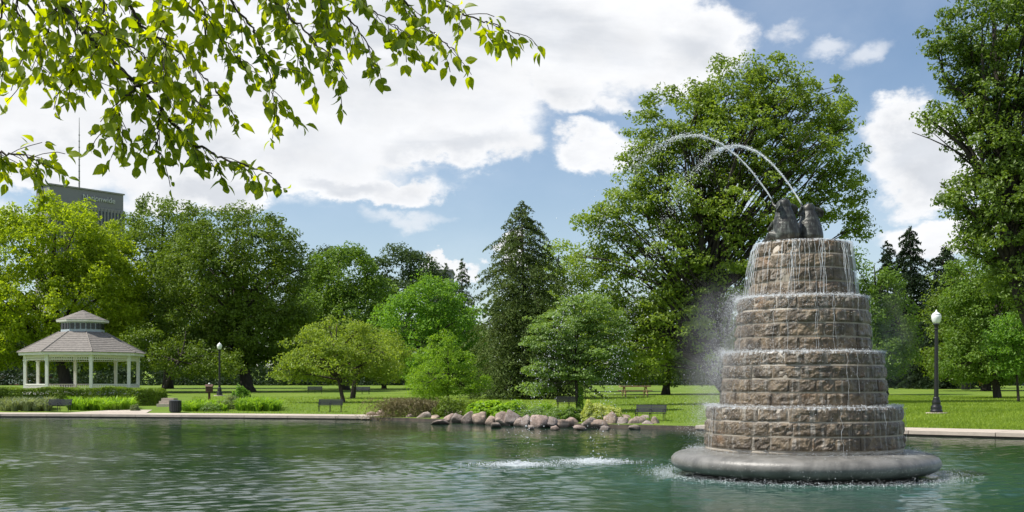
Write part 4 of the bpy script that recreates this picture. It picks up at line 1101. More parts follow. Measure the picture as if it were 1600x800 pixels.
# ------------------------------------------------------------------ shore boulders
ROCKS = [ # px, base py, width px, height px, tone
 (583,655,16,13,'small pale'),(597,655,18,14,'small pinkish'),(611,656,16,10,'small tan'),
 (665,658,22,15,'dark brown'),(682,659,18,13,'dark grey'),(690,663,28,7,'flat pale pink half-sunk'),
 (705,660,20,14,'brown'),(718,661,20,17,'pinkish'),(733,662,26,20,'tan rounded'),(752,663,26,20,'broad pink'),(768,664,20,15,'tan small'),
 (785,665,30,22,'large sloping brown'),(800,665,32,23,'large rounded grey-brown'),(815,666,22,16,'pale tan'),(826,667,22,17,'tan'),
 (843,668,28,22,'large dark grey'),(862,668,22,17,'pink'),(876,668,20,14,'tan'),(892,667,22,16,'pale pink wedge'),(907,672,22,8,'low orange-pink half-sunk'),
 (918,669,22,18,'grey-brown'),(934,669,26,18,'dark grey'),(953,668,22,22,'upright grey'),(969,668,22,17,'dark brown'),(984,668,22,15,'tan'),
 (998,667,26,20,'large pale rounded'),(1012,669,18,13,'grey'),(1022,668,14,17,'small pale upright'),
 (700,652,30,17,'shaded brown back-row'),(726,653,30,20,'pinkish back-row'),(758,655,34,22,'dark back-row'),(792,656,30,20,'brown back-row'),(820,657,30,20,'grey back-row'),(850,659,34,20,'rough brown back-row'),(884,659,30,18,'shaded grey back-row'),(926,660,30,20,'dark brown back-row'),(944,660,26,20,'tan back-row'),(976,660,26,18,'grey-brown back-row'),(1006,660,24,16,'brown rough back-row'),(672,651,30,17,'dark mossy back-row'),
 (640,657,14,10,'small dark'),(775,668,16,9,'little dark'),(830,671,14,7,'little brown'),(944,672,16,8,'little grey wet'),(990,671,16,8,'little tan wet'),(868,672,14,7,'little grey-brown wet')]
def rock_mesh(rx, ry, rz, seed):
    bm = bmesh.new(); bmesh.ops.create_icosphere(bm, subdivisions=3, radius=1.0)
    off = Vector((seed*3.7, seed*1.3, seed*2.1))
    rr = random.Random(seed)
    planes = [(Vector((rr.gauss(0, 1), rr.gauss(0, 1), rr.gauss(0, 0.8))).normalized(), rr.uniform(0.5, 0.85)) for _ in range(9)]
    for v in bm.verts:
        p = v.co.copy(); n = mnoise.noise(p*1.3+off)*0.30+mnoise.noise(p*3.1+off)*0.17+mnoise.noise(p*7+off)*0.08+mnoise.noise(p*17+off)*0.03
        p *= 1+n
        for (pn, pd) in planes:
            s = p.dot(pn)-pd
            if s > 0: p -= pn*s*0.85
        v.co = Vector((p.x*rx, p.y*ry, p.z*rz))
    me = bpy.data.meshes.new('boulder'); bm.to_mesh(me); bm.free()
    me.polygons.foreach_set('use_smooth', [True]*len(me.polygons)); me.update(); return me
order = sorted(range(len(ROCKS)), key=lambda i: ROCKS[i][0])
ordn = {idx: k+1 for k, idx in enumerate(order)}
def ordw(n):
    return ['first','second','third','fourth','fifth','sixth','seventh','eighth','ninth','tenth','eleventh','twelfth','thirteenth','fourteenth','fifteenth','sixteenth','seventeenth','eighteenth','nineteenth','twentieth','twenty-first','twenty-second','twenty-third','twenty-fourth','twenty-fifth','twenty-sixth','twenty-seventh','twenty-eighth','twenty-ninth','thirtieth','thirty-first','thirty-second','thirty-third','thirty-fourth','thirty-fifth','thirty-sixth','thirty-seventh','thirty-eighth','thirty-ninth','fortieth','forty-first','forty-second','forty-third','forty-fourth','forty-fifth','forty-sixth','forty-seventh','forty-eighth'][n-1]
for i, (px, py, wp, hp, tone) in enumerate(ROCKS):
    Y = EYE*F/(py-HOR); x = (px-800)/F*Y; Y += 0.25; Y -= 1.9 if 'back-row' in tone else 0; x = (px-800)/F*Y; rx = wp/2/F*Y*1.20; rz = hp/F*Y*(0.56 if 'back-row' in tone else 0.68)
    o = link('boulder', rock_mesh(rx, rx*0.9, rz, i+1), None, M['boulder'])
    Y -= 0.30; o.location = (x, Y, hp/F*Y*0.33); o.rotation_euler = (0.1*math.sin(i*2.1), 0.1*math.cos(i*1.7), 0)
    tag(o, f'{tone} boulder, {ordw(ordn[i])} from the left in the shore rocks', 'boulder', 'boulders edging the pond')

# ------------------------------------------------------------------ the tiered fountain
fount = tag(empty('tiered_fountain', (FX, FY, 0)), 'tall round fountain of four stacked rock-faced stone tiers on a wide basin', 'fountain')
# basin
bs = MB(); prof = [(1.6, 0.06), (1.95, 0.05), (2.12, 0.075), (2.24, 0.13), (2.305, 0.21), (2.30, 0.29), (2.25, 0.35), (2.16, 0.395), (2.02, 0.42), (1.85, 0.435), (1.6, 0.44)]
bs.lathe(prof, 96); bs.build('basin', M['basin'], fount, True)
MB().lathe([(1.9, -0.6), (1.9, 0.049)], 64).build('basin_foot', M['basin_foot'], fount, True)
TIERS = [  # z0, z1, outer radius bottom, outer radius top, rows, stones per row
 (0.50, 1.215, 1.70, 1.655, 3, 25), (1.235, 2.145, 1.425, 1.365, 4, 22), (2.165, 3.10, 1.165, 1.105, 4, 19), (3.12, 4.065, 0.905, 0.795, 4, 15)]
def stone(a0, a1, z0, z1, r0, r1, seed):
    nu, nv = 11, 6; off = Vector((seed*1.71, seed*0.37, seed*2.9)); rr = random.Random(seed)
    v, f = [], []; amp = rr.uniform(0.015, 0.030); tilt = rr.uniform(-0.012, 0.012)
    for j in range(nv+1):
        for i in range(nu+1):
            u = i/nu; w_ = j/nv; a = a0+(a1-a0)*u; z = z0+(z1-z0)*w_; r = r0+(r1-r0)*w_
            e = min(u, 1-u)*nu; g = min(w_, 1-w_)*nv; ed = min(1, e/1.2)*min(1, g/1.0)
            p = Vector((a*r0*4.2, z*6.0, 0))+off
            d = amp*ed*(0.75+1.1*mnoise.noise(p)+0.9*mnoise.noise(p*2.3)+0.6*mnoise.noise(p*4.7))+tilt*(u-0.5)*ed
            rr_ = r+d; v.append((rr_*math.cos(a), rr_*math.sin(a), z))
    st_ = nu+1
    for j in range(nv):
        for i in range(nu):
            q = (j*st_+i, j*st_+i+1, (j+1)*st_+i+1, (j+1)*st_+i)
            f.append(q)
    b = len(v)
    for (a, z, r) in [(a0, z0, r0), (a1, z0, r0), (a1, z1, r1), (a0, z1, r1)]:
        v.append(((r-0.12)*math.cos(a), (r-0.12)*math.sin(a), z))
    f.append(tuple([b]+[b+1]+list(range(nu, -1, -1))))
    f.append(tuple([b+2, b+3]+[nv*st_+i for i in range(nu+1)]))
    f.append(tuple([b, *[j*st_ for j in range(nv+1)], b+3])); f.append(tuple([b+1, b+2, *[j*st_+nu for j in range(nv, -1, -1)]]))
    me = bpy.data.meshes.new('stone_block'); me.from_pydata(v, [], f); me.update(); return me
MB().lathe([(1.69, 0.43), (1.69, 0.505)], 72).build('plinth', M['core'], fount, True)
sd = 100
for ti, (z0, z1, r0, r1, rows, ns) in enumerate(TIERS):
    core = MB().lathe([(r0-0.02, z0-0.02), (r0-0.004, z0), (r1-0.004, z1-0.03), (r1-0.03, z1-0.012), (0.1, z1-0.01)], 72).build('tier', M['core'], fount, True)
    hrow = (z1-z0)/rows
    for k in range(rows):
        za = z0+k*hrow+0.010; zb = z0+(k+1)*hrow-(0.018 if k < rows-1 else 0.006)
        t0 = k/rows; ra = r0+(r1-r0)*t0; rb = r0+(r1-r0)*(t0+0.8/rows)
        if k == rows-1: rb -= 0.012
        rnd = random.Random(sd+k); a = rnd.uniform(0, 1); wts = [rnd.uniform(0.7, 1.35) for _ in range(ns)]; s = sum(wts)
        for wgt in wts:
            da = 2*math.pi*wgt/s; sd += 1; j = rnd.uniform(-0.008, 0.010)
            link('stone_block', stone(a+0.0018, a+da-0.0018, za, zb, ra+j, rb+j, sd), core, M['stone'])
            a += da

# ------------------------------------------------------------------ elephants
def elephant(label, loc, face, lean, seed, sc=1.0):
    """sitting upright on its haunches, trunk thrown up and forward; +X local is forward"""
    bm = bmesh.new()
    def ball(c, r, rot=None):
        res = bmesh.ops.create_uvsphere(bm, u_segments=20, v_segments=12, radius=1.0)
        from mathutils import Matrix, Euler
        m = Matrix.Translation(c) @ (Euler(rot).to_matrix().to_4x4() if rot else Matrix()) @ Matrix.Diagonal((*r, 1))
        bmesh.ops.transform(bm, matrix=m, verts=res['verts'])
    def limb(pts, rads):
        n = 10
        for i in range(len(pts)-1):
            a, b = Vector(pts[i]), Vector(pts[i+1]); m = max(2, int((b-a).length/0.012))
            for k in range(m+1):
                t = k/m; r = rads[i]*(1-t)+rads[i+1]*t
                res = bmesh.ops.create_icosphere(bm, subdivisions=1, radius=r); bmesh.ops.translate(bm, vec=a*(1-t)+b*t, verts=res['verts'])
    for k in range(30):                                     # rump, back, shoulders and neck in one swelling
        t = k/29; r = 0.232-0.016*t-0.098*t**1.8
        ball((-0.02+0.055*t, 0, 0.16+0.42*t), (r*0.95, r, min(r, 0.16)))
    ball((0.045, 0, 0.645), (0.125, 0.125, 0.112))           # skull
    ball((0.02, 0, 0.70), (0.09, 0.09, 0.06))            # crown of the head
    ball((0.13, 0, 0.625), (0.055, 0.06, 0.06))             # brow and cheeks
    ball((0.12, 0, 0.565), (0.05, 0.035, 0.03))             # lower jaw
    limb([(0.14, 0, 0.63), (0.21, 0, 0.65), (0.26, 0, 0.69), (0.285, 0, 0.745)], [0.046, 0.036, 0.029, 0.023])
    limb([(0.285, 0, 0.745), (0.292, 0, 0.775)], [0.023, 0.026])
    for s in (-1, 1):
        limb([(0.04, s*0.12, 0.43), (0.14, s*0.16, 0.33), (0.22, s*0.14, 0.27)], [0.058, 0.048, 0.040])   # fore legs held on the belly
        ball((0.235, s*0.135, 0.255), (0.042, 0.042, 0.035))
        limb([(0.0, s*0.15, 0.12), (0.14, s*0.19, 0.16), (0.25, s*0.17, 0.07)], [0.10, 0.075, 0.055])     # hind legs folded forward
        ball((0.29, s*0.17, 0.05), (0.06, 0.055, 0.05))
        limb([(0.135, s*0.045, 0.585), (0.175, s*0.055, 0.575), (0.20, s*0.06, 0.60)], [0.016, 0.012, 0.006])  # tusks
        # ear: thick fan hanging from the side of the head
        for k in range(26):
            t = k/25; a = -0.45+2.5*t
            for q in range(6):
                u = q/5; L = (0.07+0.19*math.sin(math.pi*min(1, t*0.9+0.12)))*u
                c = (0.035-0.03*u-L*0.35*math.cos(a)*0.6-0.02*math.sin(t*9)*u, s*(0.110+L*0.50+0.012*u), 0.69-0.14*t*0.6-L*0.75*(t*0.9+0.15))
                res = bmesh.ops.create_icosphere(bm, subdivisions=1, radius=0.017); bmesh.ops.translate(bm, vec=c, verts=res['verts'])
    limb([(-0.20, 0, 0.18), (-0.235, 0.03, 0.10), (-0.22, 0.06, 0.03)], [0.022, 0.015, 0.012])            # tail
    me = bpy.data.meshes.new('body'); bm.to_mesh(me); bm.free()
    tmp = bpy.data.objects.new('tmp', me); COL.objects.link(tmp)
    r = tmp.modifiers.new('r', 'REMESH'); r.mode = 'VOXEL'; r.voxel_size = 0.0125; r.use_smooth_shade = True
    sm = tmp.modifiers.new('s', 'SMOOTH'); sm.factor = 0.6; sm.iterations = 9
    bpy.context.view_layer.update(); dg = bpy.context.evaluated_depsgraph_get()
    m2 = bpy.data.meshes.new_from_object(tmp.evaluated_get(dg)); bpy.data.objects.remove(tmp)
    # hide folds
    co = np.empty(len(m2.vertices)*3); m2.vertices.foreach_get('co', co); co = co.reshape(-1, 3)
    nz = np.array([mnoise.noise(Vector((c[0]*9, c[1]*9, c[2]*26+seed)))*0.004 for c in co]); ctr = np.array([0.0, 0, 0.35])
    co += norm(co-ctr)*nz[:, None]; m2.vertices.foreach_set('co', co.ravel())
    m2.polygons.foreach_set('use_smooth', [True]*len(m2.polygons)); m2.name = 'elephant'; m2.update()
    o = link('elephant_statue', m2, None, M['bronze']); o.location = loc; o.rotation_euler = (0, lean, face); o.scale = (sc, sc, sc)
    tag(o, label, 'statue', 'bronze elephants on top of the fountain')
    bpy.context.view_layer.update()
    return o.matrix_world @ Vector((0.293, 0, 0.785))
ztop = 4.06
e1 = P(1226, 370, 20.1); e2 = P(1267, 370, 20.15)
tip1 = elephant('left bronze sitting elephant atop the fountain, trunk raised, seen in three-quarter back view', (e1.x, 20.02, ztop), math.radians(128), 0.0, 3, 1.06)
tip2 = elephant('right bronze sitting elephant atop the fountain, seen squarely from behind', (e2.x, 20.22, ztop), math.radians(106), 0.0, 8, 1.0)

# ------------------------------------------------------------------ water in the air
def drops(name, label, pos, size, cat='spray', seed=5):
    rng = np.random.default_rng(seed); n = len(pos)
    T = np.array([(0, 0, 1), (0.94, 0, -0.33), (-0.47, 0.82, -0.33), (-0.47, -0.82, -0.33)])
    s = (size*np.exp(rng.normal(0, 0.35, n)))[:, None, None] if np.isscalar(size) else size[:, None, None]
    ang = rng.uniform(0, 6.28, n); ca, sa = np.cos(ang), np.sin(ang)
    Rz = np.zeros((n, 3, 3)); Rz[:, 0, 0] = ca; Rz[:, 0, 1] = -sa; Rz[:, 1, 0] = sa; Rz[:, 1, 1] = ca; Rz[:, 2, 2] = 1
    V = pos[:, None, :]+np.einsum('nij,kj->nki', Rz, T)*s
    F_ = np.array([(0, 1, 2), (0, 2, 3), (0, 3, 1), (1, 3, 2)])
    idx = (np.arange(n)[:, None, None]*4+F_[None]).ravel()
    me = np_mesh(name, V.reshape(-1, 3), idx, 3, True)
    return tag(link(name, me, None, M['drop']), label, cat, kind='stuff')
G = 9.81
rng = np.random.default_rng(77)
air = []
for tip, sp, apex, lab in ((tip1, SPL[0], 6.17, 'white water jet arching from the left elephant trunk, the longer arc'), (tip2, SPL[1], 6.06, 'white water jet arching from the right elephant trunk, the shorter arc')):
    tip = np.array(tip); vz = math.sqrt(2*G*(apex-tip[2])); T = vz/G+math.sqrt(2*apex/G)
    v = np.array([(sp.x-tip[0])/T, (sp.y-tip[1])/T, vz])
    # coherent part of the jet: wavering tube that frays
    mb = MB()
    for strand in range(5):
        pts, rad = [], []; ph = rng.uniform(0, 6.28)
        tmax = 0.62 if strand < 2 else rng.uniform(0.4, 0.7)
        m = 90
        for k in range(m):
            t = tmax*k/m; q = tip+v*t; q[2] -= 0.5*G*t*t
            sp_ = 0.004+0.045*t*t*1.6
            q = q+np.array([math.sin(t*38+ph), math.cos(t*31+ph*2), math.sin(t*45+ph*1.3)])*sp_
            pts.append(q); rad.append(max(0.002, (0.011-0.009*t/tmax)*(0.75+0.5*rng.random())))
        mb.tube(pts, rad, 5)
    # stay-together lumps further along, part of the same jet
    o = mb.build('water_jet', M['drop'], None, True); tag(o, lab, 'water jet', 'jets from the elephants trunks')
    n = 2700; t = T*rng.random(n)**0.72; t = np.where(rng.random(n) < 0.35, rng.uniform(0.05, 0.75, n), t)
    q = tip+v*t[:, None]; q[:, 2] -= 0.5*G*t*t
    spread = 0.006+0.13*(t/T)**1.5
    q += rng.normal(size=(n, 3))*spread[:, None]*np.array([1.15, 1.0, 1.0])
    q[:, 2] = np.maximum(q[:, 2], 0.01)
    s = 0.0062*np.exp(rng.normal(0, 0.45, n)); air.append((q, s))
    # loose drops flung wider
    n = 900; t = T*rng.uniform(0.35, 1, n); vv = v*(1+rng.normal(0, 0.06, (n, 1)))+rng.normal(0, 0.12, (n, 3)); q = tip+vv*t[:, None]; q[:, 2] -= 0.5*G*t*t
    k = q[:, 2] > 0.01; air.append((q[k], 0.0068*np.exp(rng.normal(0, 0.4, k.sum()))))
q = np.concatenate([a[0] for a in air]); s = np.concatenate([a[1] for a in air])
drops('falling_drops', 'falling water drops shed from the two arching jets', q, s, 'water drops')
# splashes where they land
pos = []
for sp in SPL:
    n = 2600; r = np.abs(rng.normal(0, 0.30, n)); a = rng.uniform(0, 6.28, n)
    pos.append(np.stack([sp.x+np.cos(a)*r*1.5, sp.y+np.sin(a)*r*0.9, np.abs(rng.normal(0, 0.035, n))*np.exp(-r)+0.004], 1))
drops('landing_splash', 'white splash on the pond where the two jets land', np.concatenate(pos), 0.009, 'splash')
# spray thrown off the ledges, drifting left with the wind
pos = []; siz = []
for ti, (z0, z1, r0, r1, rows, ns) in enumerate(TIERS[:3]):
    for kind in range(2):
        n = 5500 if kind == 0 else (11000 if ti else 4500)
        a = rng.uniform(0, 6.28, n) if kind == 0 else rng.normal(math.pi+0.2, 0.75, n)
        if kind == 0:
            t = rng.random(n)*0.16; vr = rng.uniform(-0.15, 0.5, n); vzz = rng.uniform(0.0, 0.75, n); rs = r1+rng.uniform(-0.16, 0.03, n)
        else:
            t = rng.random(n)**0.8*0.52; vr = np.abs(rng.normal(0, 0.55, n)); vzz = rng.normal(0.35, 0.5, n); rs = np.full(n, r1)
        r = rs+vr*t; z = z1+vzz*t-0.5*G*0.62*t*t
        z = np.maximum(z, 0.01)
        wnd = -0.42*t**1.5*(1 if kind else 0.2)
        pos.append(np.stack([FX+np.cos(a)*r+wnd, FY+np.sin(a)*r, z], 1)); siz.append((0.0036 if kind else 0.0052)*np.exp(rng.normal(0, 0.35, n)))
# basin spray and ring of splash at the waterline
n = 6500; a = rng.uniform(0, 6.28, n); r = 2.30+np.abs(rng.normal(0, 0.26, n)); z = np.abs(rng.normal(0, 0.03, n))+0.004
z = z*(1+1.2*(rng.random(n) < 0.2)); pos.append(np.stack([FX+np.cos(a)*r, FY+np.sin(a)*r, z], 1)); siz.append(0.0055*np.exp(rng.normal(0, 0.35, n)))
n = 6000; a = rng.uniform(0, 6.28, n); r = rng.uniform(1.72, 2.34, n); z = 0.44-0.06*np.clip((r-1.9)/0.4, 0, 1)**2*4+np.abs(rng.normal(0, 0.035, n))
pos.append(np.stack([FX+np.cos(a)*r, FY+np.sin(a)*r, z], 1)); siz.append(0.0042*np.exp(rng.normal(0, 0.35, n)))
drops('fountain_spray', 'fine white spray blowing off the fountain ledges and basin rim', np.concatenate(pos), np.concatenate(siz), 'spray')
# strands of falling water over the tiers, and the thin film clinging to the stones
mb = MB(); rr = random.Random(9)
for ti, (zl, zh, rt, cnt) in enumerate([(3.11, 4.07, 0.80, 96), (2.155, 3.11, 1.11, 14), (1.225, 2.155, 1.37, 10), (0.45, 1.22, 1.66, 8)]):
    for k in range(cnt):
        a = rr.choice((rr.uniform(0, 2*math.pi), rr.choice((4.85, 5.35, 5.75, 3.4, 3.1, 4.3))+rr.gauss(0, 0.09))); front = math.sin(a) < 0
        v0 = rr.uniform(0.06, 0.30) if ti else rr.uniform(0.16, 0.5)
        if ti == 0 and math.cos(a) < -0.75: v0 = rr.uniform(0.3, 0.6)
        T = math.sqrt(2*(zh-zl)/G); T0 = 0 if rr.random() < 0.7 else rr.uniform(0, 0.5)*T; T1 = T if rr.random() < 0.55 else rr.uniform(0.5, 1)*T
        pts, rad = [], []; m = 12
        for j in range(m+1):
            t = T0+(T1-T0)*j/m; z = zh-0.5*G*t*t; rr_ = max(rt+0.012+v0*t, rt+0.055+(TIERS[3-ti][2]-TIERS[3-ti][3])*(zh-z)/(zh-zl))
            if j == 0 and T0 == 0: rr_ = rt-0.02
            aa = a+0.012*math.sin(j*1.1+k)+0.006*math.sin(j*2.9+k*2); pts.append((FX+math.cos(aa)*rr_, FY+math.sin(aa)*rr_, z)); rad.append((0.0036 if ti == 0 else 0.0026)*rr.uniform(0.4, 1.3)*(1-0.3*j/m))
        mb.tube(pts, rad, 4, False)
tag(mb.build('falling_water', M['drop'], None, True), 'thin white strands of water running down the stone tiers', 'water', kind='stuff')
# white sheets of water lying on each ledge and spilling over its lip
lf = MB()
for (z0, z1, r0, r1, rows, ns) in TIERS:
    n = 160; prof = [(0.0 if False else r1-0.30, 0.004), (r1-0.10, 0.012), (r1-0.01, 0.016), (r1+0.028, 0.004), (r1+0.045, -0.035)]
    b = len(lf.v)
    for (r, dz) in prof:
        for k in range(n):
            a = 2*math.pi*k/n; nn = mnoise.noise(Vector((math.cos(a)*r*5, math.sin(a)*r*5, z1*3)))
            lf.v.append(((r+0.006*nn)*math.cos(a), (r+0.006*nn)*math.sin(a), z1+dz+0.01*nn*(1 if dz > -0.03 else 3)))
    for i in range(len(prof)-1):
        for k in range(n):
            k2 = (k+1) % n; lf.f.append((b+i*n+k, b+i*n+k2, b+(i+1)*n+k2, b+(i+1)*n+k))
o = lf.build('ledge_water', M['film'], None, True); o.location = (FX, FY, 0)
tag(o, 'foaming water sheet spilling over the rim of each stone tier', 'water', kind='stuff')

# drifting mist: finest droplets, built as small closed bodies of thin scattering air
def mist(label, c, r, dens):
    m, t, out = new_mat('fine_mist')
    tcn = t.add('ShaderNodeTexCoord'); o_ = tcn.outputs['Object']
    fall = t.mapr(t.vmath('LENGTH', o_), 0.05, 0.98, 1.0, 0.0)
    nz = t.mapr(t.noise(t.vmath('MULTIPLY', o_, (1, 1, 1.6)), 2.2, 4, 0.6), 0.35, 0.72, 0.15, 1.5)
    v = t.add('ShaderNodeVolumePrincipled', inp={'Color': (0.97, 0.98, 1.0), 'Density': t.math('MULTIPLY', t.math('MULTIPLY', fall, nz), dens), 'Anisotropy': 0.25})
    t.l.new(v.outputs[0], out.inputs[1])
    bm = bmesh.new(); bmesh.ops.create_icosphere(bm, subdivisions=3, radius=1.0); me = bpy.data.meshes.new('mist'); bm.to_mesh(me); bm.free()
    o = link('mist', me, None, m); o.location = c; o.scale = r; tag(o, label, 'mist', kind='stuff')
mist('soft white mist drifting off the left side of the fountain', (FX-1.50, FY-0.35, 1.95), (0.95, 0.95, 1.9), 0.50)
mist('faint mist beside the right side of the fountain', (FX+1.45, FY-0.2, 2.3), (0.55, 0.8, 1.3), 0.22)
# ------------------------------------------------------------------ overhanging foreground branches
def fore_tree():
    rng = np.random.default_rng(7)
    root = tag(empty('overhanging_tree', (-5.2, 4.4, 0.15)), 'near tree whose leafy backlit branches hang across the upper left sky', 'tree')
    org = np.array([-5.2, 4.4, 0.15])
    def L3(pts, Y, dY=0.0):
        return [np.array(P(x, y, Y+dY*i/len(pts))) for i, (x, y) in enumerate(pts)]
    limbs = [
     (L3([(60,-90),(96,4),(152,76),(216,132),(252,172),(290,215),(340,246),(395,262),(425,272)], 4.3, 0.3), 0.013, 1.25),
     (L3([(10,-90),(2,0),(0,60),(2,120)], 4.2), 0.006, 1.0),
     (L3([(190,-90),(195,0),(230,50),(290,90),(325,125),(345,150)], 4.7), 0.008, 1.15),
     (L3([(96,4),(72,50),(60,90),(55,115)], 4.35), 0.005, 1.2),
     (L3([(120,36),(122,80),(112,120),(110,135)], 4.45), 0.005, 1.2),
     (L3([(152,76),(140,50),(190,60),(240,100),(285,140)], 4.5), 0.006, 1.3),
     (L3([(216,132),(190,155),(182,180),(188,215)], 4.35), 0.005, 1.2),
     (L3([(252,172),(246,200),(244,235),(250,240)], 4.4), 0.005, 1.3),
     (L3([(252,172),(270,200),(282,225)], 4.6), 0.005, 1.2),
     (L3([(330,-90),(365,10),(400,50),(415,90),(424,130),(430,170)], 4.5), 0.006, 1.05),
     (L3([(380,-90),(425,0),(470,40),(505,80),(530,105)], 4.4), 0.007, 1.25),
     (L3([(470,-90),(520,0),(555,40),(580,75),(588,95)], 4.8), 0.006, 1.25),
     (L3([(590,-90),(630,5),(665,42),(700,70),(712,80)], 4.5), 0.006, 1.1),
     (L3([(620,-90),(680,0),(735,28),(775,40),(812,56)], 4.3), 0.006, 1.0),
     (L3([(-120,190),(-30,232),(10,238),(50,246),(66,258)], 4.7), 0.008, 1.2),
     (L3([(250,-90),(290,10),(340,50),(370,85),(385,110)], 4.9), 0.006, 0.9),
     (L3([(30,-90),(60,0),(110,10),(170,40)], 4.6), 0.006, 1.1),
     (L3([(130,-90),(160,0),(170,40),(150,90)], 4.25), 0.006, 1.2),
     (L3([(430,-90),(450,0),(450,40),(462,70),(468,95)], 4.7), 0.005, 1.2),
     (L3([(20,-90),(28,20),(42,60),(40,95)], 4.5), 0.005, 1.2),
     (L3([(85,-90),(120,-10),(135,40),(128,85)], 4.6), 0.005, 1.2),
     (L3([(240,-90),(255,10),(262,60),(250,120)], 4.3), 0.005, 1.2),
     (L3([(300,-90),(310,-10),(325,30),(318,70)], 4.6), 0.005, 1.2),
     (L3([(216,132),(250,128),(300,150),(325,175)], 4.45), 0.005, 1.2),
     (L3([(60,30),(90,70),(140,110),(160,130)], 4.7), 0.005, 1.2),
     (L3([(500,-90),(500,-10),(505,30),(512,55)], 4.6), 0.005, 1.2),
     (L3([(540,-90),(560,0),(600,30),(640,55)], 4.4), 0.005, 1.2),
    ]
    wood = MB(); LV = []
    # main bough above the frame, reaching back to the trunk
    bough = [np.array(p) for p in [(-5.2, 4.4, 2.6), (-3.8, 4.5, 3.35), (-2.4, 4.5, 3.75), (-1.0, 4.5, 3.75), (0.2, 4.45, 3.6)]]
    wood.tube([p-org for p in bough], [0.10, 0.07, 0.05, 0.032, 0.016], 8)
    MB().tube([(0, 0, -0.2), (0.02, 0, 0.1), (0, 0, 1.4), (0, 0, 2.6), (-0.1, 0.1, 4.4), (-0.1, 0.2, 6.0)], [0.30, 0.22, 0.18, 0.16, 0.12, 0.05], 12).build('trunk', M['bark'], root, True)
    for pts, r, dn in limbs:
        # smooth
        fine = []
        for i in range(len(pts)-1):
            for k in range(8): fine.append(pts[i]*(1-k/8)+pts[i+1]*k/8)
        fine.append(pts[-1]); fa = np.array(fine)
        for _ in range(6): fa[1:-1] = (fa[:-2]+fa[1:-1]*2+fa[2:])/4
        fa[1:-1] += rng.normal(0, 0.004, fa[1:-1].shape)
        if pts[0][2] > 3.1:
            dists = [np.linalg.norm(p-fa[0]) for p in bough]; bp = bough[int(np.argmin(dists))]
            wood.tube([bp-org, (bp*0.4+fa[0]*0.6)-org, fa[0]-org], [r*1.6, r*1.3, r], 5, False)
        m = len(fa); wood.tube([p-org for p in fa], [max(0.0018, r*(1-0.85*i/m)) for i in range(m)], 5, False)
        seg = np.linalg.norm(fa[1:]-fa[:-1], axis=1); cum = np.concatenate([[0], np.cumsum(seg)]); L = cum[-1]
        s = 0.04
        while s < L:
            i = min(m-2, int(np.searchsorted(cum, s)-1)); p = fa[i]; d = norm(fa[i+1]-fa[i])
            lat = norm(np.cross(d, [0, 0, 1]))*rng.choice([-1, 1])
            td = norm(d*rng.uniform(0.4, 1.2)+lat*rng.uniform(0.2, 1.1)+np.array([0, 0, -rng.uniform(-0.2, 0.8)]))
            tl = rng.uniform(0.05, 0.19); nl = max(2, int(tl/0.026)); q = p.copy(); tw = [q.copy()]
            for k in range(nl):
                td = norm(td+np.array([0, 0, -0.09])+rng.normal(0, 0.10, 3)); q = q+td*tl/nl; tw.append(q.copy())
                for rep in range(2 if rng.random() < 0.35 else 1):
                    LV.append((q.copy(), td.copy(), rng.uniform(0.026, 0.060)))
            LV.append((q.copy(), td.copy(), rng.uniform(0.045, 0.066)))
            wood.tube([a-org for a in tw], [0.0016]*len(tw), 4, False)
            s += rng.uniform(0.018, 0.050)/dn
    wood.build('branches', M['bark_dark'], root, True)
    # leaf: ovate, pointed, folded along its midrib, tip curling; local +X is the tip, Z the face
    prof = [(0.0, 0.0, 0.0), (0.18, 0.24, 0.01), (0.42, 0.30, 0.0), (0.68, 0.20, -0.03), (0.88, 0.07, -0.07), (1.0, 0.0, -0.11)]
    def leafm(curl, fold):
        v = []; f = []
        for (x, w_, z) in prof: v += [(x, 0, z*curl), (x, w_, z*curl+w_*fold), (x, -w_, z*curl+w_*fold)]
        for i in range(len(prof)-1):
            a, b = 3*i, 3*i+3
            f += [(a, b, b+1, a+1), (a, a+2, b+2, b)]
        return np.array(v), f
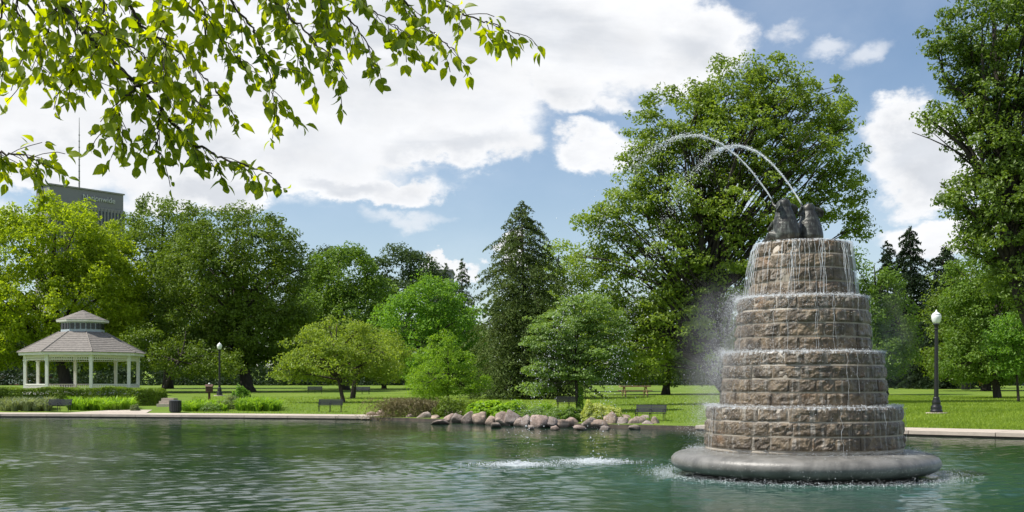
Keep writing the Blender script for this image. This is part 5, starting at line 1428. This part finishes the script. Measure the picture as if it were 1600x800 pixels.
    var = [leafm(c, fo) for c, fo in ((1, 0.25), (2.2, 0.4), (0.4, 0.1), (1.6, 0.55), (3.0, 0.3))]
    meshes = []
    for vi, (v, f) in enumerate(var):
        for q in range(5):
            me = bpy.data.meshes.new('leaf'); me.from_pydata([tuple(a) for a in v], [], f); me.polygons.foreach_set('use_smooth', [True]*len(me.polygons))
            at = me.attributes.new('v', 'FLOAT', 'FACE'); at.data.foreach_set('value', [q/4]*len(f)); me.materials.append(M['lf_fore']); me.update(); meshes.append(me)
    from mathutils import Matrix
    mats = []
    for (p, td, s) in LV:
        ax = norm(td*0.6+rng.normal(0, 0.75, 3)+np.array([0, 0, -0.85])); nm = rng.normal(0, 1, 3)+np.array([0.1, -0.15, 0.35]); nm = norm(nm-ax*np.dot(nm, ax)); by = np.cross(nm, ax)
        st = p+ax*0.012
        mats.append((np.stack([ax, by, nm], 1)*s, st, s))
    def screen(p): return 800+p[0]/p[1]*F, HOR-(p[2]-EYE)/p[1]*F
    vis = []
    for i, (R, st, s) in enumerate(mats):
        x, y = screen(st); vis.append((-(s/st[1]) if (-10 < x < 1600 and 0 < y) else 1, i))
    vis.sort(); big = [i for _, i in vis[:300]]; bset = set(big)
    for i in big:
        R, st, s = mats[i]; mw = Matrix([[*R[0], st[0]-org[0]], [*R[1], st[1]-org[1]], [*R[2], st[2]-org[2]], [0, 0, 0, 1]])
        o = link('leaf', meshes[int(rng.integers(len(meshes)))], root); o.matrix_local = mw
    V, Fc, A = [], [], []; off = 0
    for i, (R, st, s) in enumerate(mats):
        if i in bset: continue
        v, f = var[i % len(var)]; V.append(v@R.T+st-org); Fc.append(np.array(f).ravel()+off); A += [float(rng.random())]*len(f); off += len(v)
    me = np_mesh('leaves', np.concatenate(V), np.concatenate(Fc), 4, True, A)
    tag(link('leaves', me, root, M['lf_fore']), kind='stuff')
    print('foreground leaves', len(LV))
fore_tree()

tot = 0
for o in COL.objects:
    if o.type == 'MESH': tot += sum(len(p.vertices)-2 for p in []) + len(o.data.loops)-2*len(o.data.polygons)
open('/tmp/tris.txt', 'w').write(str(tot)) if False else None
